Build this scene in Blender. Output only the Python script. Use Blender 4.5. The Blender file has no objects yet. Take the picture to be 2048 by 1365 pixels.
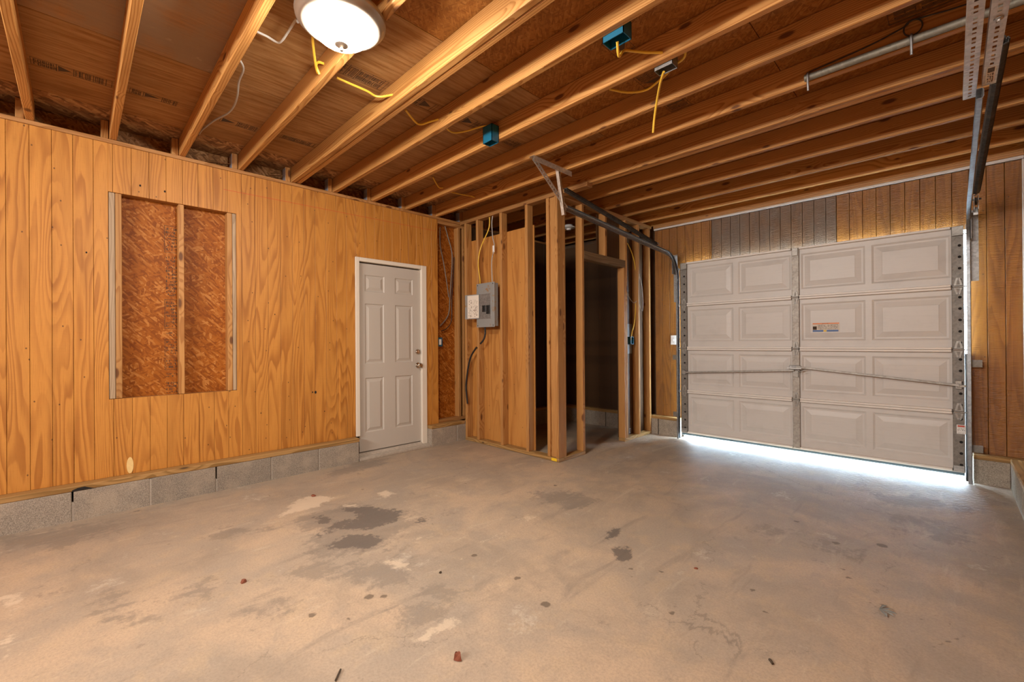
import bpy, bmesh, math, random
import numpy as np
from mathutils import Vector, Matrix, Euler

random.seed(7)
S = bpy.context.scene
COL = S.collection

# ------------------------------------------------------------------ camera, sky, exposure
cam_d = bpy.data.cameras.new('camera'); cam = bpy.data.objects.new('camera', cam_d); COL.objects.link(cam)
cam_d.sensor_width = 36.0; cam_d.lens = 874.45 / 2048 * 36; cam_d.clip_start = 0.05
_y, _p, _r = math.radians(45.153), math.radians(0.13), math.radians(-0.395)
_f = Vector((-math.sin(_y), math.cos(_y), 0)); _rt = Vector((math.cos(_y), math.sin(_y), 0)); _up = Vector((0, 0, 1))
_f2 = _f * math.cos(_p) + _up * math.sin(_p); _u2 = _up * math.cos(_p) - _f * math.sin(_p)
_r3 = _rt * math.cos(_r) + _u2 * math.sin(_r); _u3 = _u2 * math.cos(_r) - _rt * math.sin(_r)
cam.matrix_world = Matrix(((_r3.x, _u3.x, -_f2.x, 0), (_r3.y, _u3.y, -_f2.y, 0), (_r3.z, _u3.z, -_f2.z, 1.229), (0, 0, 0, 1)))
S.camera = cam

W = bpy.data.worlds.new('sky'); S.world = W; W.use_nodes = True
bg = W.node_tree.nodes['Background']; bg.inputs[0].default_value = (0.62, 0.82, 1.0, 1); bg.inputs[1].default_value = 26.0

S.view_settings.view_transform = 'Standard'; S.view_settings.look = 'None'; S.view_settings.gamma = 1
S.view_settings.use_curve_mapping = False; S.view_settings.exposure = 0.95
S.cycles.use_denoising = True
S.cycles.max_bounces = 14; S.cycles.diffuse_bounces = 8; S.cycles.glossy_bounces = 4
S.cycles.sample_clamp_indirect = 6.0; S.cycles.caustics_reflective = False
LAMP_POWER = 225.0
LAMP_COLOR = (1.0, 0.92, 0.81)
# added area fill light behind the camera
_a = bpy.data.lights.new('rear_fill', 'AREA'); _a.shape = 'RECTANGLE'; _a.size = 2.6; _a.size_y = 0.5; _a.energy = 118.0; _a.color = (1.0, 0.95, 0.88)
_ao = bpy.data.objects.new('rear_fill', _a); COL.objects.link(_ao); _ao.location = (-1.5, -3.1, 2.42); _ao.rotation_euler = (math.radians(90), 0, 0)

# ------------------------------------------------------------------ node helpers
class NT:
    def __init__(s, name):
        s.m = bpy.data.materials.new(name); s.m.use_nodes = True
        s.t = s.m.node_tree; s.N = s.t.nodes; s.L = s.t.links
        s.bsdf = s.N['Principled BSDF']
    def n(s, typ, **kw):
        x = s.N.new('ShaderNode' + typ)
        for k, v in kw.items(): setattr(x, k, v)
        return x
    def set(s, sock, v):
        if isinstance(v, bpy.types.NodeSocket): s.L.new(v, sock)
        else:
            try: sock.default_value = v
            except Exception: sock.default_value = (*v, 1) if len(v) == 3 else v
    def math(s, op, a, b=0.0, c=0.0, clamp=False):
        x = s.n('Math', operation=op, use_clamp=clamp)
        s.set(x.inputs[0], a); s.set(x.inputs[1], b)
        if op in ('MULTIPLY_ADD', 'SMOOTH_MIN', 'COMPARE'): s.set(x.inputs[2], c)
        return x.outputs[0]
    def vmath(s, op, a, b=(0, 0, 0)):
        x = s.n('VectorMath', operation=op); s.set(x.inputs[0], a); s.set(x.inputs[1], b); return x.outputs[0]
    def mix(s, f, a, b, blend='MIX'):
        x = s.n('Mix', data_type='RGBA', blend_type=blend, clamp_factor=True)
        s.set(x.inputs[0], f); s.set(x.inputs[6], a if not isinstance(a, tuple) else (*a[:3], 1)); s.set(x.inputs[7], b if not isinstance(b, tuple) else (*b[:3], 1))
        return x.outputs[2]
    def smooth(s, v, a, b):
        x = s.n('MapRange', interpolation_type='SMOOTHSTEP'); s.set(x.inputs[0], v); s.set(x.inputs[1], a); s.set(x.inputs[2], b)
        return x.outputs[0]
    def noise(s, vec, scale=1.0, detail=3.0, rough=0.55, dist=0.0):
        x = s.n('TexNoise'); s.set(x.inputs['Vector'], vec); s.set(x.inputs['Scale'], scale); s.set(x.inputs['Detail'], detail)
        s.set(x.inputs['Roughness'], rough); s.set(x.inputs['Distortion'], dist); return x.outputs[0]
    def sep(s, v):
        x = s.n('SeparateXYZ'); s.set(x.inputs[0], v); return x.outputs
    def comb(s, a, b, c):
        x = s.n('CombineXYZ'); s.set(x.inputs[0], a); s.set(x.inputs[1], b); s.set(x.inputs[2], c); return x.outputs[0]
    def rand(s): return s.n('ObjectInfo').outputs['Random']
    def obj(s): return s.n('TexCoord').outputs['Object']
    def pos(s): return s.n('NewGeometry').outputs['Position']
    def bump(s, h, strength=0.3, dist=0.01):
        x = s.n('Bump'); s.set(x.inputs['Height'], h); x.inputs['Strength'].default_value = strength; x.inputs['Distance'].default_value = dist
        s.L.new(x.outputs[0], s.bsdf.inputs['Normal'])
    def out(s, col, rough=0.6, metal=0.0, spec=0.5):
        s.set(s.bsdf.inputs['Base Color'], col if not isinstance(col, tuple) else (*col[:3], 1))
        s.set(s.bsdf.inputs['Roughness'], rough); s.set(s.bsdf.inputs['Metallic'], metal)
        s.bsdf.inputs['Specular IOR Level'].default_value = spec
        return s.m

def plain(name, col, rough=0.5, metal=0.0, var=0.12, scale=8.0, spec=0.5):
    n = NT(name); v = n.noise(n.obj(), scale, 4)
    c = n.mix(v, tuple(x * (1 - var) for x in col), tuple(min(1, x * (1 + var)) for x in col))
    return n.out(c, rough, metal, spec)

def lumber(name, axis, light, dark, freq=110.0, knots=1.0, bright=0.25, rough=0.55, knot_col=(0.085, 0.022, 0.005)):
    """sawn softwood: rings round a pith line along the local long axis, knots, fibres"""
    n = NT(name); r = n.rand(); o = n.sep(n.obj())
    idx = {'X': (0, 1, 2), 'Y': (1, 0, 2), 'Z': (2, 0, 1)}[axis]
    l, u, v = o[idx[0]], o[idx[1]], o[idx[2]]
    l = n.math('MULTIPLY_ADD', r, 37.0, l)
    lv = n.comb(n.math('MULTIPLY', l, 0.9), n.math('MULTIPLY', u, 5.0), n.math('MULTIPLY', v, 5.0))
    w = n.noise(lv, 1.0, 2, 0.5)
    w2 = n.noise(n.comb(n.math('MULTIPLY_ADD', r, 11.0, n.math('MULTIPLY', l, 0.55)), n.math('MULTIPLY', u, 2.0), n.math('MULTIPLY', v, 2.0)), 1.0, 1)
    # knots
    vo = n.n('TexVoronoi', feature='F1', voronoi_dimensions='2D'); n.set(vo.inputs['Vector'], n.comb(n.math('MULTIPLY', l, 2.6), n.math('MULTIPLY', n.math('MULTIPLY_ADD', u, 0.6, v), 7.0), 0.0)); vo.inputs['Scale'].default_value = 1.0
    kd = vo.outputs['Distance']; keep = n.math('GREATER_THAN', n.sep(vo.outputs['Color'])[0], 1.0 - 0.24 * knots)
    ksw = n.math('MULTIPLY', n.smooth(kd, 0.55, 0.05), keep)
    uu = n.math('ADD', n.math('MULTIPLY_ADD', w, 0.05, u), n.math('MULTIPLY_ADD', r, 0.13, -0.05))
    vv = n.math('ADD', n.math('MULTIPLY_ADD', w2, 0.10, v), -0.03)
    rr = n.math('SQRT', n.math('ADD', n.math('MULTIPLY', uu, uu), n.math('MULTIPLY', vv, vv)))
    rr = n.math('MULTIPLY_ADD', ksw, 0.022, rr)
    ring = n.math('FRACT', n.math('MULTIPLY', rr, freq))
    late = n.math('MULTIPLY', n.smooth(ring, 0.35, 0.9), n.math('SUBTRACT', 1.0, n.smooth(ring, 0.93, 1.0)))
    fib = n.noise(n.comb(n.math('MULTIPLY', l, 6.0), n.math('MULTIPLY', u, 190.0), n.math('MULTIPLY', v, 190.0)), 1.0, 3)
    cl = n.mix(n.math('MULTIPLY', late, 0.8), light, dark)
    cl = n.mix(n.math('MULTIPLY', n.smooth(fib, 0.45, 0.75), 0.3), cl, dark)
    big = n.noise(n.comb(n.math('MULTIPLY', l, 1.6), n.math('MULTIPLY', u, 8.0), n.math('MULTIPLY', v, 8.0)), 1.0, 3)
    cl = n.mix(n.math('MULTIPLY', n.smooth(big, 0.5, 0.8), 0.35), cl, tuple(x * 0.55 for x in dark))
    hv = n.n('HueSaturation'); n.set(hv.inputs['Color'], cl); n.set(hv.inputs['Value'], n.math('MULTIPLY_ADD', r, bright, 1 - bright / 2)); hv.inputs['Hue'].default_value = 0.5
    km = n.math('MULTIPLY', n.smooth(n.math('ADD', kd, n.math('MULTIPLY', n.sep(vo.outputs['Color'])[1], 0.06)), 0.14, 0.07), keep)
    cl = n.mix(n.math('MULTIPLY', km, 0.85), hv.outputs[0], knot_col)
    n.bump(n.math('ADD', n.math('MULTIPLY', fib, 0.6), n.math('MULTIPLY', late, 0.25)), 0.22, 0.002)
    return n.out(cl, rough, 0.0, 0.4)

def rotary_ply(name, h, light, dark, saw=0.3, rough=0.5, bands=13.0, streak=0.5, sheet=1.25, spec=0.5, grey=0.0):
    """rotary-cut plywood siding, upright grain; h = world axis the wall runs along"""
    n = NT(name); p = n.sep(n.pos()); r = n.rand()
    hh, vv = p[0 if h == 'X' else 1], p[2]
    sh = n.math('FLOOR', n.math('DIVIDE', n.math('ADD', hh, 20.33), sheet))
    H = n.math('MULTIPLY_ADD', sh, 5.37, hh)
    big = n.noise(n.comb(n.math('MULTIPLY', H, 4.2), n.math('MULTIPLY', sh, 3.1), n.math('MULTIPLY', vv, 0.42)), 1.0, 1.6, 0.42, 0.25)
    wig = n.noise(n.comb(n.math('MULTIPLY', H, 26.0), n.math('MULTIPLY', sh, 3.1), n.math('MULTIPLY', vv, 2.6)), 1.0, 2, 0.5)
    f = n.math('ADD', n.math('ADD', n.math('MULTIPLY', big, bands), n.math('MULTIPLY', wig, 0.8)), n.math('MULTIPLY', H, 5.0))
    ring = n.math('FRACT', f)
    late = n.math('MULTIPLY', n.smooth(ring, 0.25, 0.86), n.math('SUBTRACT', 1.0, n.smooth(ring, 0.88, 1.0)))
    late = n.math('MULTIPLY', late, n.smooth(n.noise(n.comb(n.math('MULTIPLY', H, 6.0), 5.0, n.math('MULTIPLY', vv, 1.1)), 1.0, 2), 0.25, 0.6))
    fine = n.noise(n.comb(n.math('MULTIPLY', H, 260.0), 0.0, n.math('MULTIPLY', vv, 7.0)), 1.0, 2)
    sawn = n.noise(n.comb(n.math('MULTIPLY', H, 9.0), 0.0, n.math('MULTIPLY', vv, 190.0)), 1.0, 3)
    lines = n.noise(n.comb(n.math('MULTIPLY', H, 38.0), 9.0, n.math('MULTIPLY', vv, 0.35)), 1.0, 1)
    st = n.noise(n.comb(n.math('MULTIPLY', H, 8.0), 1.0, n.math('MULTIPLY', vv, 0.7)), 1.0, 3)
    c = n.mix(n.math('MULTIPLY', late, 0.75), light, dark)
    c = n.mix(n.math('MULTIPLY', n.smooth(fine, 0.48, 0.72), 0.35), c, dark)
    c = n.mix(n.math('MULTIPLY', n.smooth(lines, 0.68, 0.74), 0.45), c, tuple(min(1, x * 1.5) for x in light))
    c = n.mix(n.math('MULTIPLY', n.smooth(st, 0.48, 0.75), streak), c, tuple(x * 0.6 for x in dark))
    c = n.mix(n.math('MULTIPLY', n.smooth(st, 0.42, 0.2), 0.35), c, tuple(min(1, x * 1.35) for x in light))
    c = n.mix(n.math('MULTIPLY', n.smooth(sawn, 0.55, 0.8), saw * 0.5), c, tuple(x * 0.7 for x in dark))
    sp = n.n('TexVoronoi', feature='F1', voronoi_dimensions='2D'); n.set(sp.inputs['Vector'], n.comb(n.math('MULTIPLY', H, 7.0), n.math('MULTIPLY', vv, 5.0), 0.0)); sp.inputs['Scale'].default_value = 1.0
    c = n.mix(n.math('MULTIPLY', n.math('MULTIPLY', n.math('LESS_THAN', sp.outputs['Distance'], 0.030), n.math('GREATER_THAN', n.sep(sp.outputs['Color'])[0], 0.55)), 0.75), c, (0.05, 0.02, 0.008))
    if grey: c = n.mix(n.math('MULTIPLY', n.smooth(n.noise(n.comb(n.math('MULTIPLY', H, 4.0), 0.0, n.math('MULTIPLY', vv, 3.0)), 1.0, 4), 0.3, 0.65), grey), c, (0.11, 0.085, 0.065))
    hv = n.n('HueSaturation'); n.set(hv.inputs['Color'], c); n.set(hv.inputs['Value'], n.math('MULTIPLY_ADD', r, 0.05, 0.975))
    n.bump(n.math('ADD', n.math('MULTIPLY', sawn, saw * 3.0), n.math('MULTIPLY', fine, 0.4)), 0.25 + 0.4 * saw, 0.003)
    return n.out(hv.outputs[0], rough, 0, spec)

def osb(name, plane, c0, c1, c2, size=1.0, rough=0.55, use_obj=False):
    n = NT(name); p = n.sep(n.pos())
    a, b = {'YZ': (p[1], p[2]), 'XZ': (p[0], p[2]), 'XY': (p[0], p[1])}[plane]
    wob = n.noise(n.comb(a, b, 0.0), 9.0, 2)
    vals = []
    for k, (ang, sc) in enumerate(((0.35, 1.0), (1.45, 0.85), (-0.8, 1.25), (2.4, 0.7))):
        ca, sa = math.cos(ang), math.sin(ang)
        u = n.math('ADD', n.math('MULTIPLY', a, ca), n.math('MULTIPLY', b, sa))
        v = n.math('SUBTRACT', n.math('MULTIPLY', b, ca), n.math('MULTIPLY', a, sa))
        vo = n.n('TexVoronoi', feature='F1'); vo.inputs['Scale'].default_value = 1.0
        n.set(vo.inputs['Vector'], n.comb(n.math('MULTIPLY_ADD', wob, 0.6, n.math('MULTIPLY', u, 11.0 * sc * size)), n.math('MULTIPLY_ADD', wob, 1.5, n.math('MULTIPLY', v, 52.0 * sc * size)), float(k) * 3.3))
        fib = n.noise(n.comb(n.math('MULTIPLY', u, 8.0), n.math('MULTIPLY', v, 260.0), 0.0), 1.0, 2)
        vals.append((n.sep(vo.outputs['Color'])[0], n.sep(vo.outputs['Color'])[1], fib))
    pick = n.math('GREATER_THAN', vals[0][1], 0.5); pick2 = n.math('GREATER_THAN', vals[2][1], 0.55)
    A = n.n('Mix', data_type='FLOAT'); n.set(A.inputs[0], pick); n.set(A.inputs[2], vals[0][0]); n.set(A.inputs[3], vals[1][0])
    B = n.n('Mix', data_type='FLOAT'); n.set(B.inputs[0], pick2); n.set(B.inputs[2], A.outputs[0]); n.set(B.inputs[3], vals[2][0])
    t = n.math('ADD', n.math('MULTIPLY', B.outputs[0], 0.75), n.math('MULTIPLY', vals[3][0], 0.25))
    c = n.mix(n.smooth(t, 0.15, 0.6), c0, c1)
    c = n.mix(n.smooth(t, 0.6, 0.95), c, c2)
    c = n.mix(n.math('MULTIPLY', n.smooth(vals[0][2], 0.5, 0.8), 0.35), c, tuple(x * 0.5 for x in c0))
    big = n.noise(n.comb(a, b, 0.0), 2.3, 4)
    c = n.mix(n.math('MULTIPLY', n.smooth(big, 0.45, 0.75), 0.35), c, tuple(x * 0.6 for x in c1))
    n.bump(n.math('ADD', t, n.math('MULTIPLY', vals[0][2], 0.3)), 0.4, 0.003)
    return n.out(c, rough, 0, 0.25)

def deck_ply(name, light, dark, stain=0.0, stain_col=(0.16, 0.12, 0.09)):
    """underside of the loft decking, grain along Y, faint flakes and water stains"""
    n = NT(name); p = n.sep(n.pos()); r = n.rand()
    X = n.math('MULTIPLY_ADD', r, 13.0, p[0]); Y = n.math('MULTIPLY_ADD', r, 7.0, p[1])
    g = n.noise(n.comb(n.math('MULTIPLY', X, 42.0), n.math('MULTIPLY', Y, 3.2), 0.0), 1.0, 4, 0.6, 0.4)
    big = n.noise(n.comb(n.math('MULTIPLY', X, 3.0), n.math('MULTIPLY', Y, 1.6), 0.0), 1.0, 4)
    ck = n.noise(n.comb(n.math('MULTIPLY', X, 120.0), n.math('MULTIPLY', Y, 14.0), 0.0), 1.0, 2)
    c = n.mix(n.smooth(g, 0.3, 0.72), light, dark)
    c = n.mix(n.math('MULTIPLY', n.smooth(big, 0.45, 0.75), 0.55), c, tuple(x * 0.62 for x in dark))
    c = n.mix(n.math('MULTIPLY', n.smooth(ck, 0.64, 0.74), 0.45), c, tuple(x * 0.35 for x in dark))
    if stain:
        s2 = n.noise(n.comb(n.math('MULTIPLY', X, 2.4), n.math('MULTIPLY', Y, 2.4), 3.0), 1.0, 6, 0.65)
        c = n.mix(n.math('MULTIPLY', n.smooth(s2, 0.3, 0.55), stain), c, stain_col)
        c = n.mix(n.math('MULTIPLY', n.smooth(s2, 0.6, 0.68), stain * 0.6), c, (0.50, 0.38, 0.26))
    hv = n.n('HueSaturation'); n.set(hv.inputs['Color'], c); n.set(hv.inputs['Value'], n.math('MULTIPLY_ADD', r, 0.22, 0.88))
    n.bump(n.math('ADD', g, n.math('MULTIPLY', ck, 0.5)), 0.25, 0.002)
    return n.out(hv.outputs[0], 0.6, 0, 0.35)

def cmu(name):
    n = NT(name); p = n.pos(); r = n.rand()
    a = n.noise(p, 160.0, 3, 0.7); b = n.noise(p, 7.0, 4); d = n.noise(p, 420.0, 1)
    c = n.mix(n.smooth(a, 0.3, 0.7), (0.19, 0.165, 0.135), (0.42, 0.365, 0.30))
    c = n.mix(n.math('MULTIPLY', n.smooth(b, 0.45, 0.7), 0.4), c, (0.50, 0.41, 0.31))
    c = n.mix(n.math('MULTIPLY', n.smooth(d, 0.62, 0.72), 0.55), c, (0.06, 0.05, 0.045))
    hv = n.n('HueSaturation'); n.set(hv.inputs['Color'], c); n.set(hv.inputs['Value'], n.math('MULTIPLY_ADD', r, 0.25, 0.88))
    n.bump(n.math('ADD', a, d), 0.55, 0.004)
    return n.out(hv.outputs[0], 0.9, 0, 0.25)

def galv(name, col=(0.42, 0.42, 0.41), rough=0.42, metal=0.85):
    n = NT(name); vo = n.n('TexVoronoi', feature='F1'); n.set(vo.inputs['Vector'], n.obj()); vo.inputs['Scale'].default_value = 60.0
    a = n.sep(vo.outputs['Color'])[0]; b = n.noise(n.obj(), 14.0, 4)
    c = n.mix(a, tuple(x * 0.82 for x in col), tuple(min(1, x * 1.15) for x in col))
    c = n.mix(n.math('MULTIPLY', n.smooth(b, 0.5, 0.75), 0.35), c, (0.22, 0.18, 0.14))
    return n.out(c, n.math('MULTIPLY_ADD', b, 0.25, rough - 0.1), metal, 0.5)

def concrete(name):
    n = NT(name); p = n.pos(); q = n.sep(p)
    ad = n.n('Attribute', attribute_name='dark').outputs['Fac']; al = n.n('Attribute', attribute_name='light').outputs['Fac']
    af = n.n('Attribute', attribute_name='grey').outputs['Fac']; ap = n.n('Attribute', attribute_name='spot').outputs['Fac']
    # trowel streaks run along the wall, blotches and scuffs over them
    st = n.noise(n.comb(n.math('MULTIPLY', q[0], 8.0), n.math('MULTIPLY', q[1], 1.8), 0.0), 1.0, 6, 0.65, 0.7)
    b1 = n.noise(p, 1.3, 8, 0.62, 0.5); b2 = n.noise(p, 5.0, 8, 0.68); b3 = n.noise(n.vmath('ADD', p, (7.0, 3.0, 0.0)), 2.4, 8, 0.66, 0.3)
    gr = n.noise(p, 95.0, 4, 0.75); sp = n.noise(p, 300.0, 2); md_ = n.noise(p, 28.0, 5, 0.75)
    c = n.mix(n.smooth(b1, 0.38, 0.62), (0.50, 0.375, 0.262), (0.375, 0.305, 0.235))
    c = n.mix(n.math('MULTIPLY', n.smooth(b3, 0.48, 0.62), 0.60), c, (0.345, 0.285, 0.225))
    b4 = n.noise(n.vmath('ADD', p, (2.0, 9.0, 0.0)), 0.9, 9, 0.68, 0.8)
    c = n.mix(n.math('MULTIPLY', n.smooth(b4, 0.46, 0.62), 0.55), c, (0.29, 0.235, 0.18))
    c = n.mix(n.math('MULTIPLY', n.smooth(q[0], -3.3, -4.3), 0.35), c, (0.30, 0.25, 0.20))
    c = n.mix(n.math('MULTIPLY', n.smooth(b2, 0.5, 0.66), 0.4), c, (0.50, 0.37, 0.235))
    c = n.mix(n.math('MULTIPLY', n.smooth(st, 0.55, 0.72), 0.6), c, (0.26, 0.215, 0.17))
    c = n.mix(n.math('MULTIPLY', n.smooth(st, 0.42, 0.28), 0.5), c, (0.58, 0.475, 0.355))
    c = n.mix(n.math('MULTIPLY', n.smooth(n.math('ADD', b3, n.math('MULTIPLY', md_, 0.35)), 0.80, 0.88), 0.6), c, (0.56, 0.48, 0.39))
    c = n.mix(n.math('MULTIPLY', n.smooth(n.math('SUBTRACT', b2, n.math('MULTIPLY', md_, 0.4)), 0.18, 0.08), 0.5), c, (0.19, 0.155, 0.125))
    c = n.mix(n.math('MULTIPLY', n.smooth(gr, 0.35, 0.75), 0.40), c, (0.19, 0.16, 0.13))
    c = n.mix(n.math('MULTIPLY', n.smooth(md_, 0.60, 0.75), 0.35), c, (0.18, 0.15, 0.12))
    # wear and spill marks with ragged outlines
    edge = n.math('ADD', n.math('MULTIPLY', n.math('SUBTRACT', b2, 0.5), 1.5), n.math('ADD', n.math('MULTIPLY', n.math('SUBTRACT', st, 0.5), 1.1), n.math('MULTIPLY', n.math('SUBTRACT', md_, 0.5), 0.9)))
    mg = n.smooth(n.math('ADD', af, edge), 0.40, 0.66)
    c = n.mix(n.math('MULTIPLY', mg, 0.55), c, (0.185, 0.16, 0.135))
    md = n.smooth(n.math('ADD', ad, edge), 0.44, 0.58)
    c = n.mix(n.math('MULTIPLY', md, 0.78), c, (0.105, 0.09, 0.08))
    ml = n.smooth(n.math('ADD', al, n.math('MULTIPLY', edge, 0.8)), 0.42, 0.62)
    c = n.mix(n.math('MULTIPLY', ml, 0.66), c, (0.64, 0.52, 0.385))
    c = n.mix(n.math('MULTIPLY', n.smooth(n.math('ADD', ap, n.math('MULTIPLY', edge, 0.35)), 0.45, 0.60), 0.75), c, (0.10, 0.075, 0.055))
    # pin specks and hairline cracks
    c = n.mix(n.math('MULTIPLY', n.smooth(sp, 0.70, 0.78), 0.5), c, (0.08, 0.065, 0.05))
    vo = n.n('TexVoronoi', feature='DISTANCE_TO_EDGE'); vo.inputs['Scale'].default_value = 0.75
    n.set(vo.inputs['Vector'], n.vmath('ADD', p, n.vmath('MULTIPLY', n.comb(b2, st, 0.0), (0.35, 0.35, 0))))
    crack = n.math('MULTIPLY', n.smooth(vo.outputs['Distance'], 0.0035, 0.0008), n.smooth(b1, 0.48, 0.56))
    c = n.mix(n.math('MULTIPLY', crack, 0.45), c, (0.13, 0.11, 0.09))
    h = n.math('ADD', n.math('MULTIPLY', gr, 0.5), n.math('ADD', n.math('MULTIPLY', b2, 0.8), n.math('MULTIPLY', st, 1.2)))
    near = n.smooth(q[1], 4.0, 5.1)
    br = n.noise(n.comb(n.math('MULTIPLY', q[0], 24.0), n.math('MULTIPLY', q[1], 42.0), 0.0), 1.0, 3)
    h = n.math('ADD', h, n.math('MULTIPLY', n.math('MULTIPLY', br, near), 4.0))
    n.bump(h, 0.33, 0.006)
    return n.out(c, n.math('MULTIPLY_ADD', b2, 0.25, 0.42), 0, 0.4)

def door_skin(name, col):
    n = NT(name); p = n.sep(n.pos())
    g = n.noise(n.comb(n.math('MULTIPLY', p[0], 5.0), 0.0, n.math('MULTIPLY', p[2], 110.0)), 1.0, 4, 0.6, 0.6)
    d = n.noise(n.pos(), 3.5, 5, 0.6)
    c = n.mix(n.math('MULTIPLY', n.smooth(d, 0.5, 0.75), 0.35), col, tuple(x * 0.72 for x in col))
    c = n.mix(n.math('MULTIPLY', n.smooth(n.noise(n.pos(), 6.0, 6, 0.7), 0.70, 0.80), 0.5), c, (0.22, 0.16, 0.10))
    c = n.mix(n.math('MULTIPLY', n.smooth(g, 0.5, 0.7), 0.12), c, tuple(x * 0.6 for x in col))
    n.bump(g, 0.25, 0.002)
    return n.out(c, 0.42, 0, 0.45)

def bump_paint(name, col, rough=0.5):
    n = NT(name); p = n.sep(n.pos())
    g = n.noise(n.comb(n.math('MULTIPLY', p[1], 140.0), 0.0, n.math('MULTIPLY', p[2], 5.0)), 1.0, 3)
    n.bump(g, 0.06, 0.001)
    return n.out(n.mix(n.noise(n.pos(), 2.0, 3), tuple(x * 0.95 for x in col), col), rough, 0, 0.4)

# ------------------------------------------------------------------ materials
M = {}
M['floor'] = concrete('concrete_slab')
M['drive'] = plain('driveway_concrete', (0.55, 0.55, 0.53), 0.8)
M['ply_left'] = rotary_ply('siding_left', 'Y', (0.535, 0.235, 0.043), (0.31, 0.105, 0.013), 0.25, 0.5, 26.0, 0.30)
M['ply_back'] = rotary_ply('siding_back', 'X', (0.27, 0.105, 0.014), (0.165, 0.055, 0.006), 0.9, 0.30, 16.0, 0.5)
M['ply_dark'] = rotary_ply('siding_weathered', 'X', (0.165, 0.080, 0.032), (0.10, 0.045, 0.016), 0.9, 0.30, 16.0, 0.6, grey=0.6)
M['ply_part'] = rotary_ply('closet_plywood', 'X', (0.47, 0.215, 0.050), (0.32, 0.120, 0.022), 0.05, 0.55, 14.0, 0.25)
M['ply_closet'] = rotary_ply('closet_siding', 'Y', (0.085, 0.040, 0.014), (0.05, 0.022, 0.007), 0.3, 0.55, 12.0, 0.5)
M['osb'] = osb('osb_orange', 'YZ', (0.22, 0.056, 0.004), (0.35, 0.108, 0.010), (0.50, 0.21, 0.05), 1.35)
M['osb_rim'] = osb('osb_rim', 'YZ', (0.16, 0.07, 0.02), (0.30, 0.14, 0.045), (0.48, 0.27, 0.12), 1.3)
M['osb_deck'] = osb('osb_deck', 'XY', (0.22, 0.082, 0.015), (0.31, 0.125, 0.026), (0.38, 0.17, 0.045), 2.0)
M['deck'] = deck_ply('deck_ply', (0.37, 0.205, 0.085), (0.225, 0.094, 0.021))
M['deck_stain'] = deck_ply('deck_ply_stained', (0.36, 0.18, 0.07), (0.24, 0.11, 0.04), 0.85, (0.25, 0.175, 0.115))
M['joist'] = lumber('joist_pine', 'X', (0.52, 0.265, 0.082), (0.30, 0.110, 0.018), 95, 1.15)
M['stud'] = lumber('stud_pine', 'Z', (0.46, 0.235, 0.075), (0.30, 0.120, 0.028), 120, 1.1)
M['stud_grey'] = lumber('stud_weathered', 'Z', (0.42, 0.31, 0.20), (0.29, 0.20, 0.12), 150, 0.5, 0.15)
M['plate_y'] = lumber('plate_pine_y', 'Y', (0.40, 0.20, 0.07), (0.27, 0.115, 0.03), 120, 0.9)
M['plate_x'] = lumber('plate_pine_x', 'X', (0.40, 0.20, 0.07), (0.27, 0.115, 0.03), 120, 0.9)
M['sill_y'] = lumber('treated_sill_y', 'Y', (0.40, 0.235, 0.085), (0.20, 0.105, 0.026), 75, 0.8, 0.1, 0.6, (0.04, 0.02, 0.01))
M['sill_x'] = lumber('treated_sill_x', 'X', (0.40, 0.235, 0.085), (0.20, 0.105, 0.026), 75, 0.8, 0.1, 0.6, (0.04, 0.02, 0.01))
M['header'] = lumber('header_weathered', 'Y', (0.22, 0.14, 0.07), (0.12, 0.07, 0.03), 90, 0.8)
M['grey_sill'] = plain('weathered_threshold', (0.40, 0.35, 0.29), 0.7, 0, 0.35, 30)
M['cmu'] = cmu('concrete_block')
M['mortar'] = plain('mortar', (0.36, 0.32, 0.27), 0.95, 0, 0.25, 90)
M['dark'] = plain('flat_black', (0.012, 0.010, 0.009), 0.9)  # flat black for seal, screws, backing and the discs standing for holes
M['galv'] = galv('galvanised')
M['galv_dull'] = galv('galvanised_dull', (0.30, 0.30, 0.30), 0.5, 0.8)
M['perf'] = galv('zinc_angle', (0.52, 0.48, 0.43), 0.4, 0.55)
M['bluegrey'] = plain('blue_grey_plate', (0.40, 0.40, 0.46), 0.3, 0.35)  # blue-grey, slightly metallic colour of the thin plates on the joist end blocks
M['hinge'] = galv('hinge_steel', (0.33, 0.315, 0.29), 0.45, 0.5)
M['conduit'] = galv('conduit_steel', (0.21, 0.195, 0.155), 0.55, 0.35)
M['track'] = galv('track_steel', (0.27, 0.29, 0.31), 0.38, 0.9)
M['spring'] = galv('spring_steel', (0.085, 0.08, 0.075), 0.5, 0.7)
M['stile'] = galv('stile_steel', (0.36, 0.335, 0.30), 0.5, 0.3)
M['stile_dark'] = galv('end_stile_steel', (0.20, 0.185, 0.165), 0.5, 0.3)
M['door_skin'] = door_skin('garage_door_skin', (0.62, 0.60, 0.575))
M['door_rail'] = plain('garage_door_rail', (0.76, 0.73, 0.69), 0.45, 0, 0.08)
M['rubber'] = plain('bottom_rubber', (0.10, 0.17, 0.22), 0.6)
M['entry'] = bump_paint('entry_door_paint', (0.50, 0.465, 0.415))
M['casing'] = bump_paint('casing_paint', (0.74, 0.68, 0.58), 0.45)
M['white'] = plain('white_paint', (0.8, 0.8, 0.78), 0.45, 0, 0.04)
M['trim'] = plain('pale_strip', (0.60, 0.56, 0.54), 0.4, 0, 0.06)
M['nickel'] = plain('nickel', (0.62, 0.57, 0.50), 0.22, 1.0, 0.05)
M['panelgrey'] = None
M['blue'] = plain('blue_plastic', (0.006, 0.105, 0.19), 0.4, 0, 0.1)
M['yellow'] = plain('yellow_cable', (0.74, 0.47, 0.05), 0.45, 0, 0.08)
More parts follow.
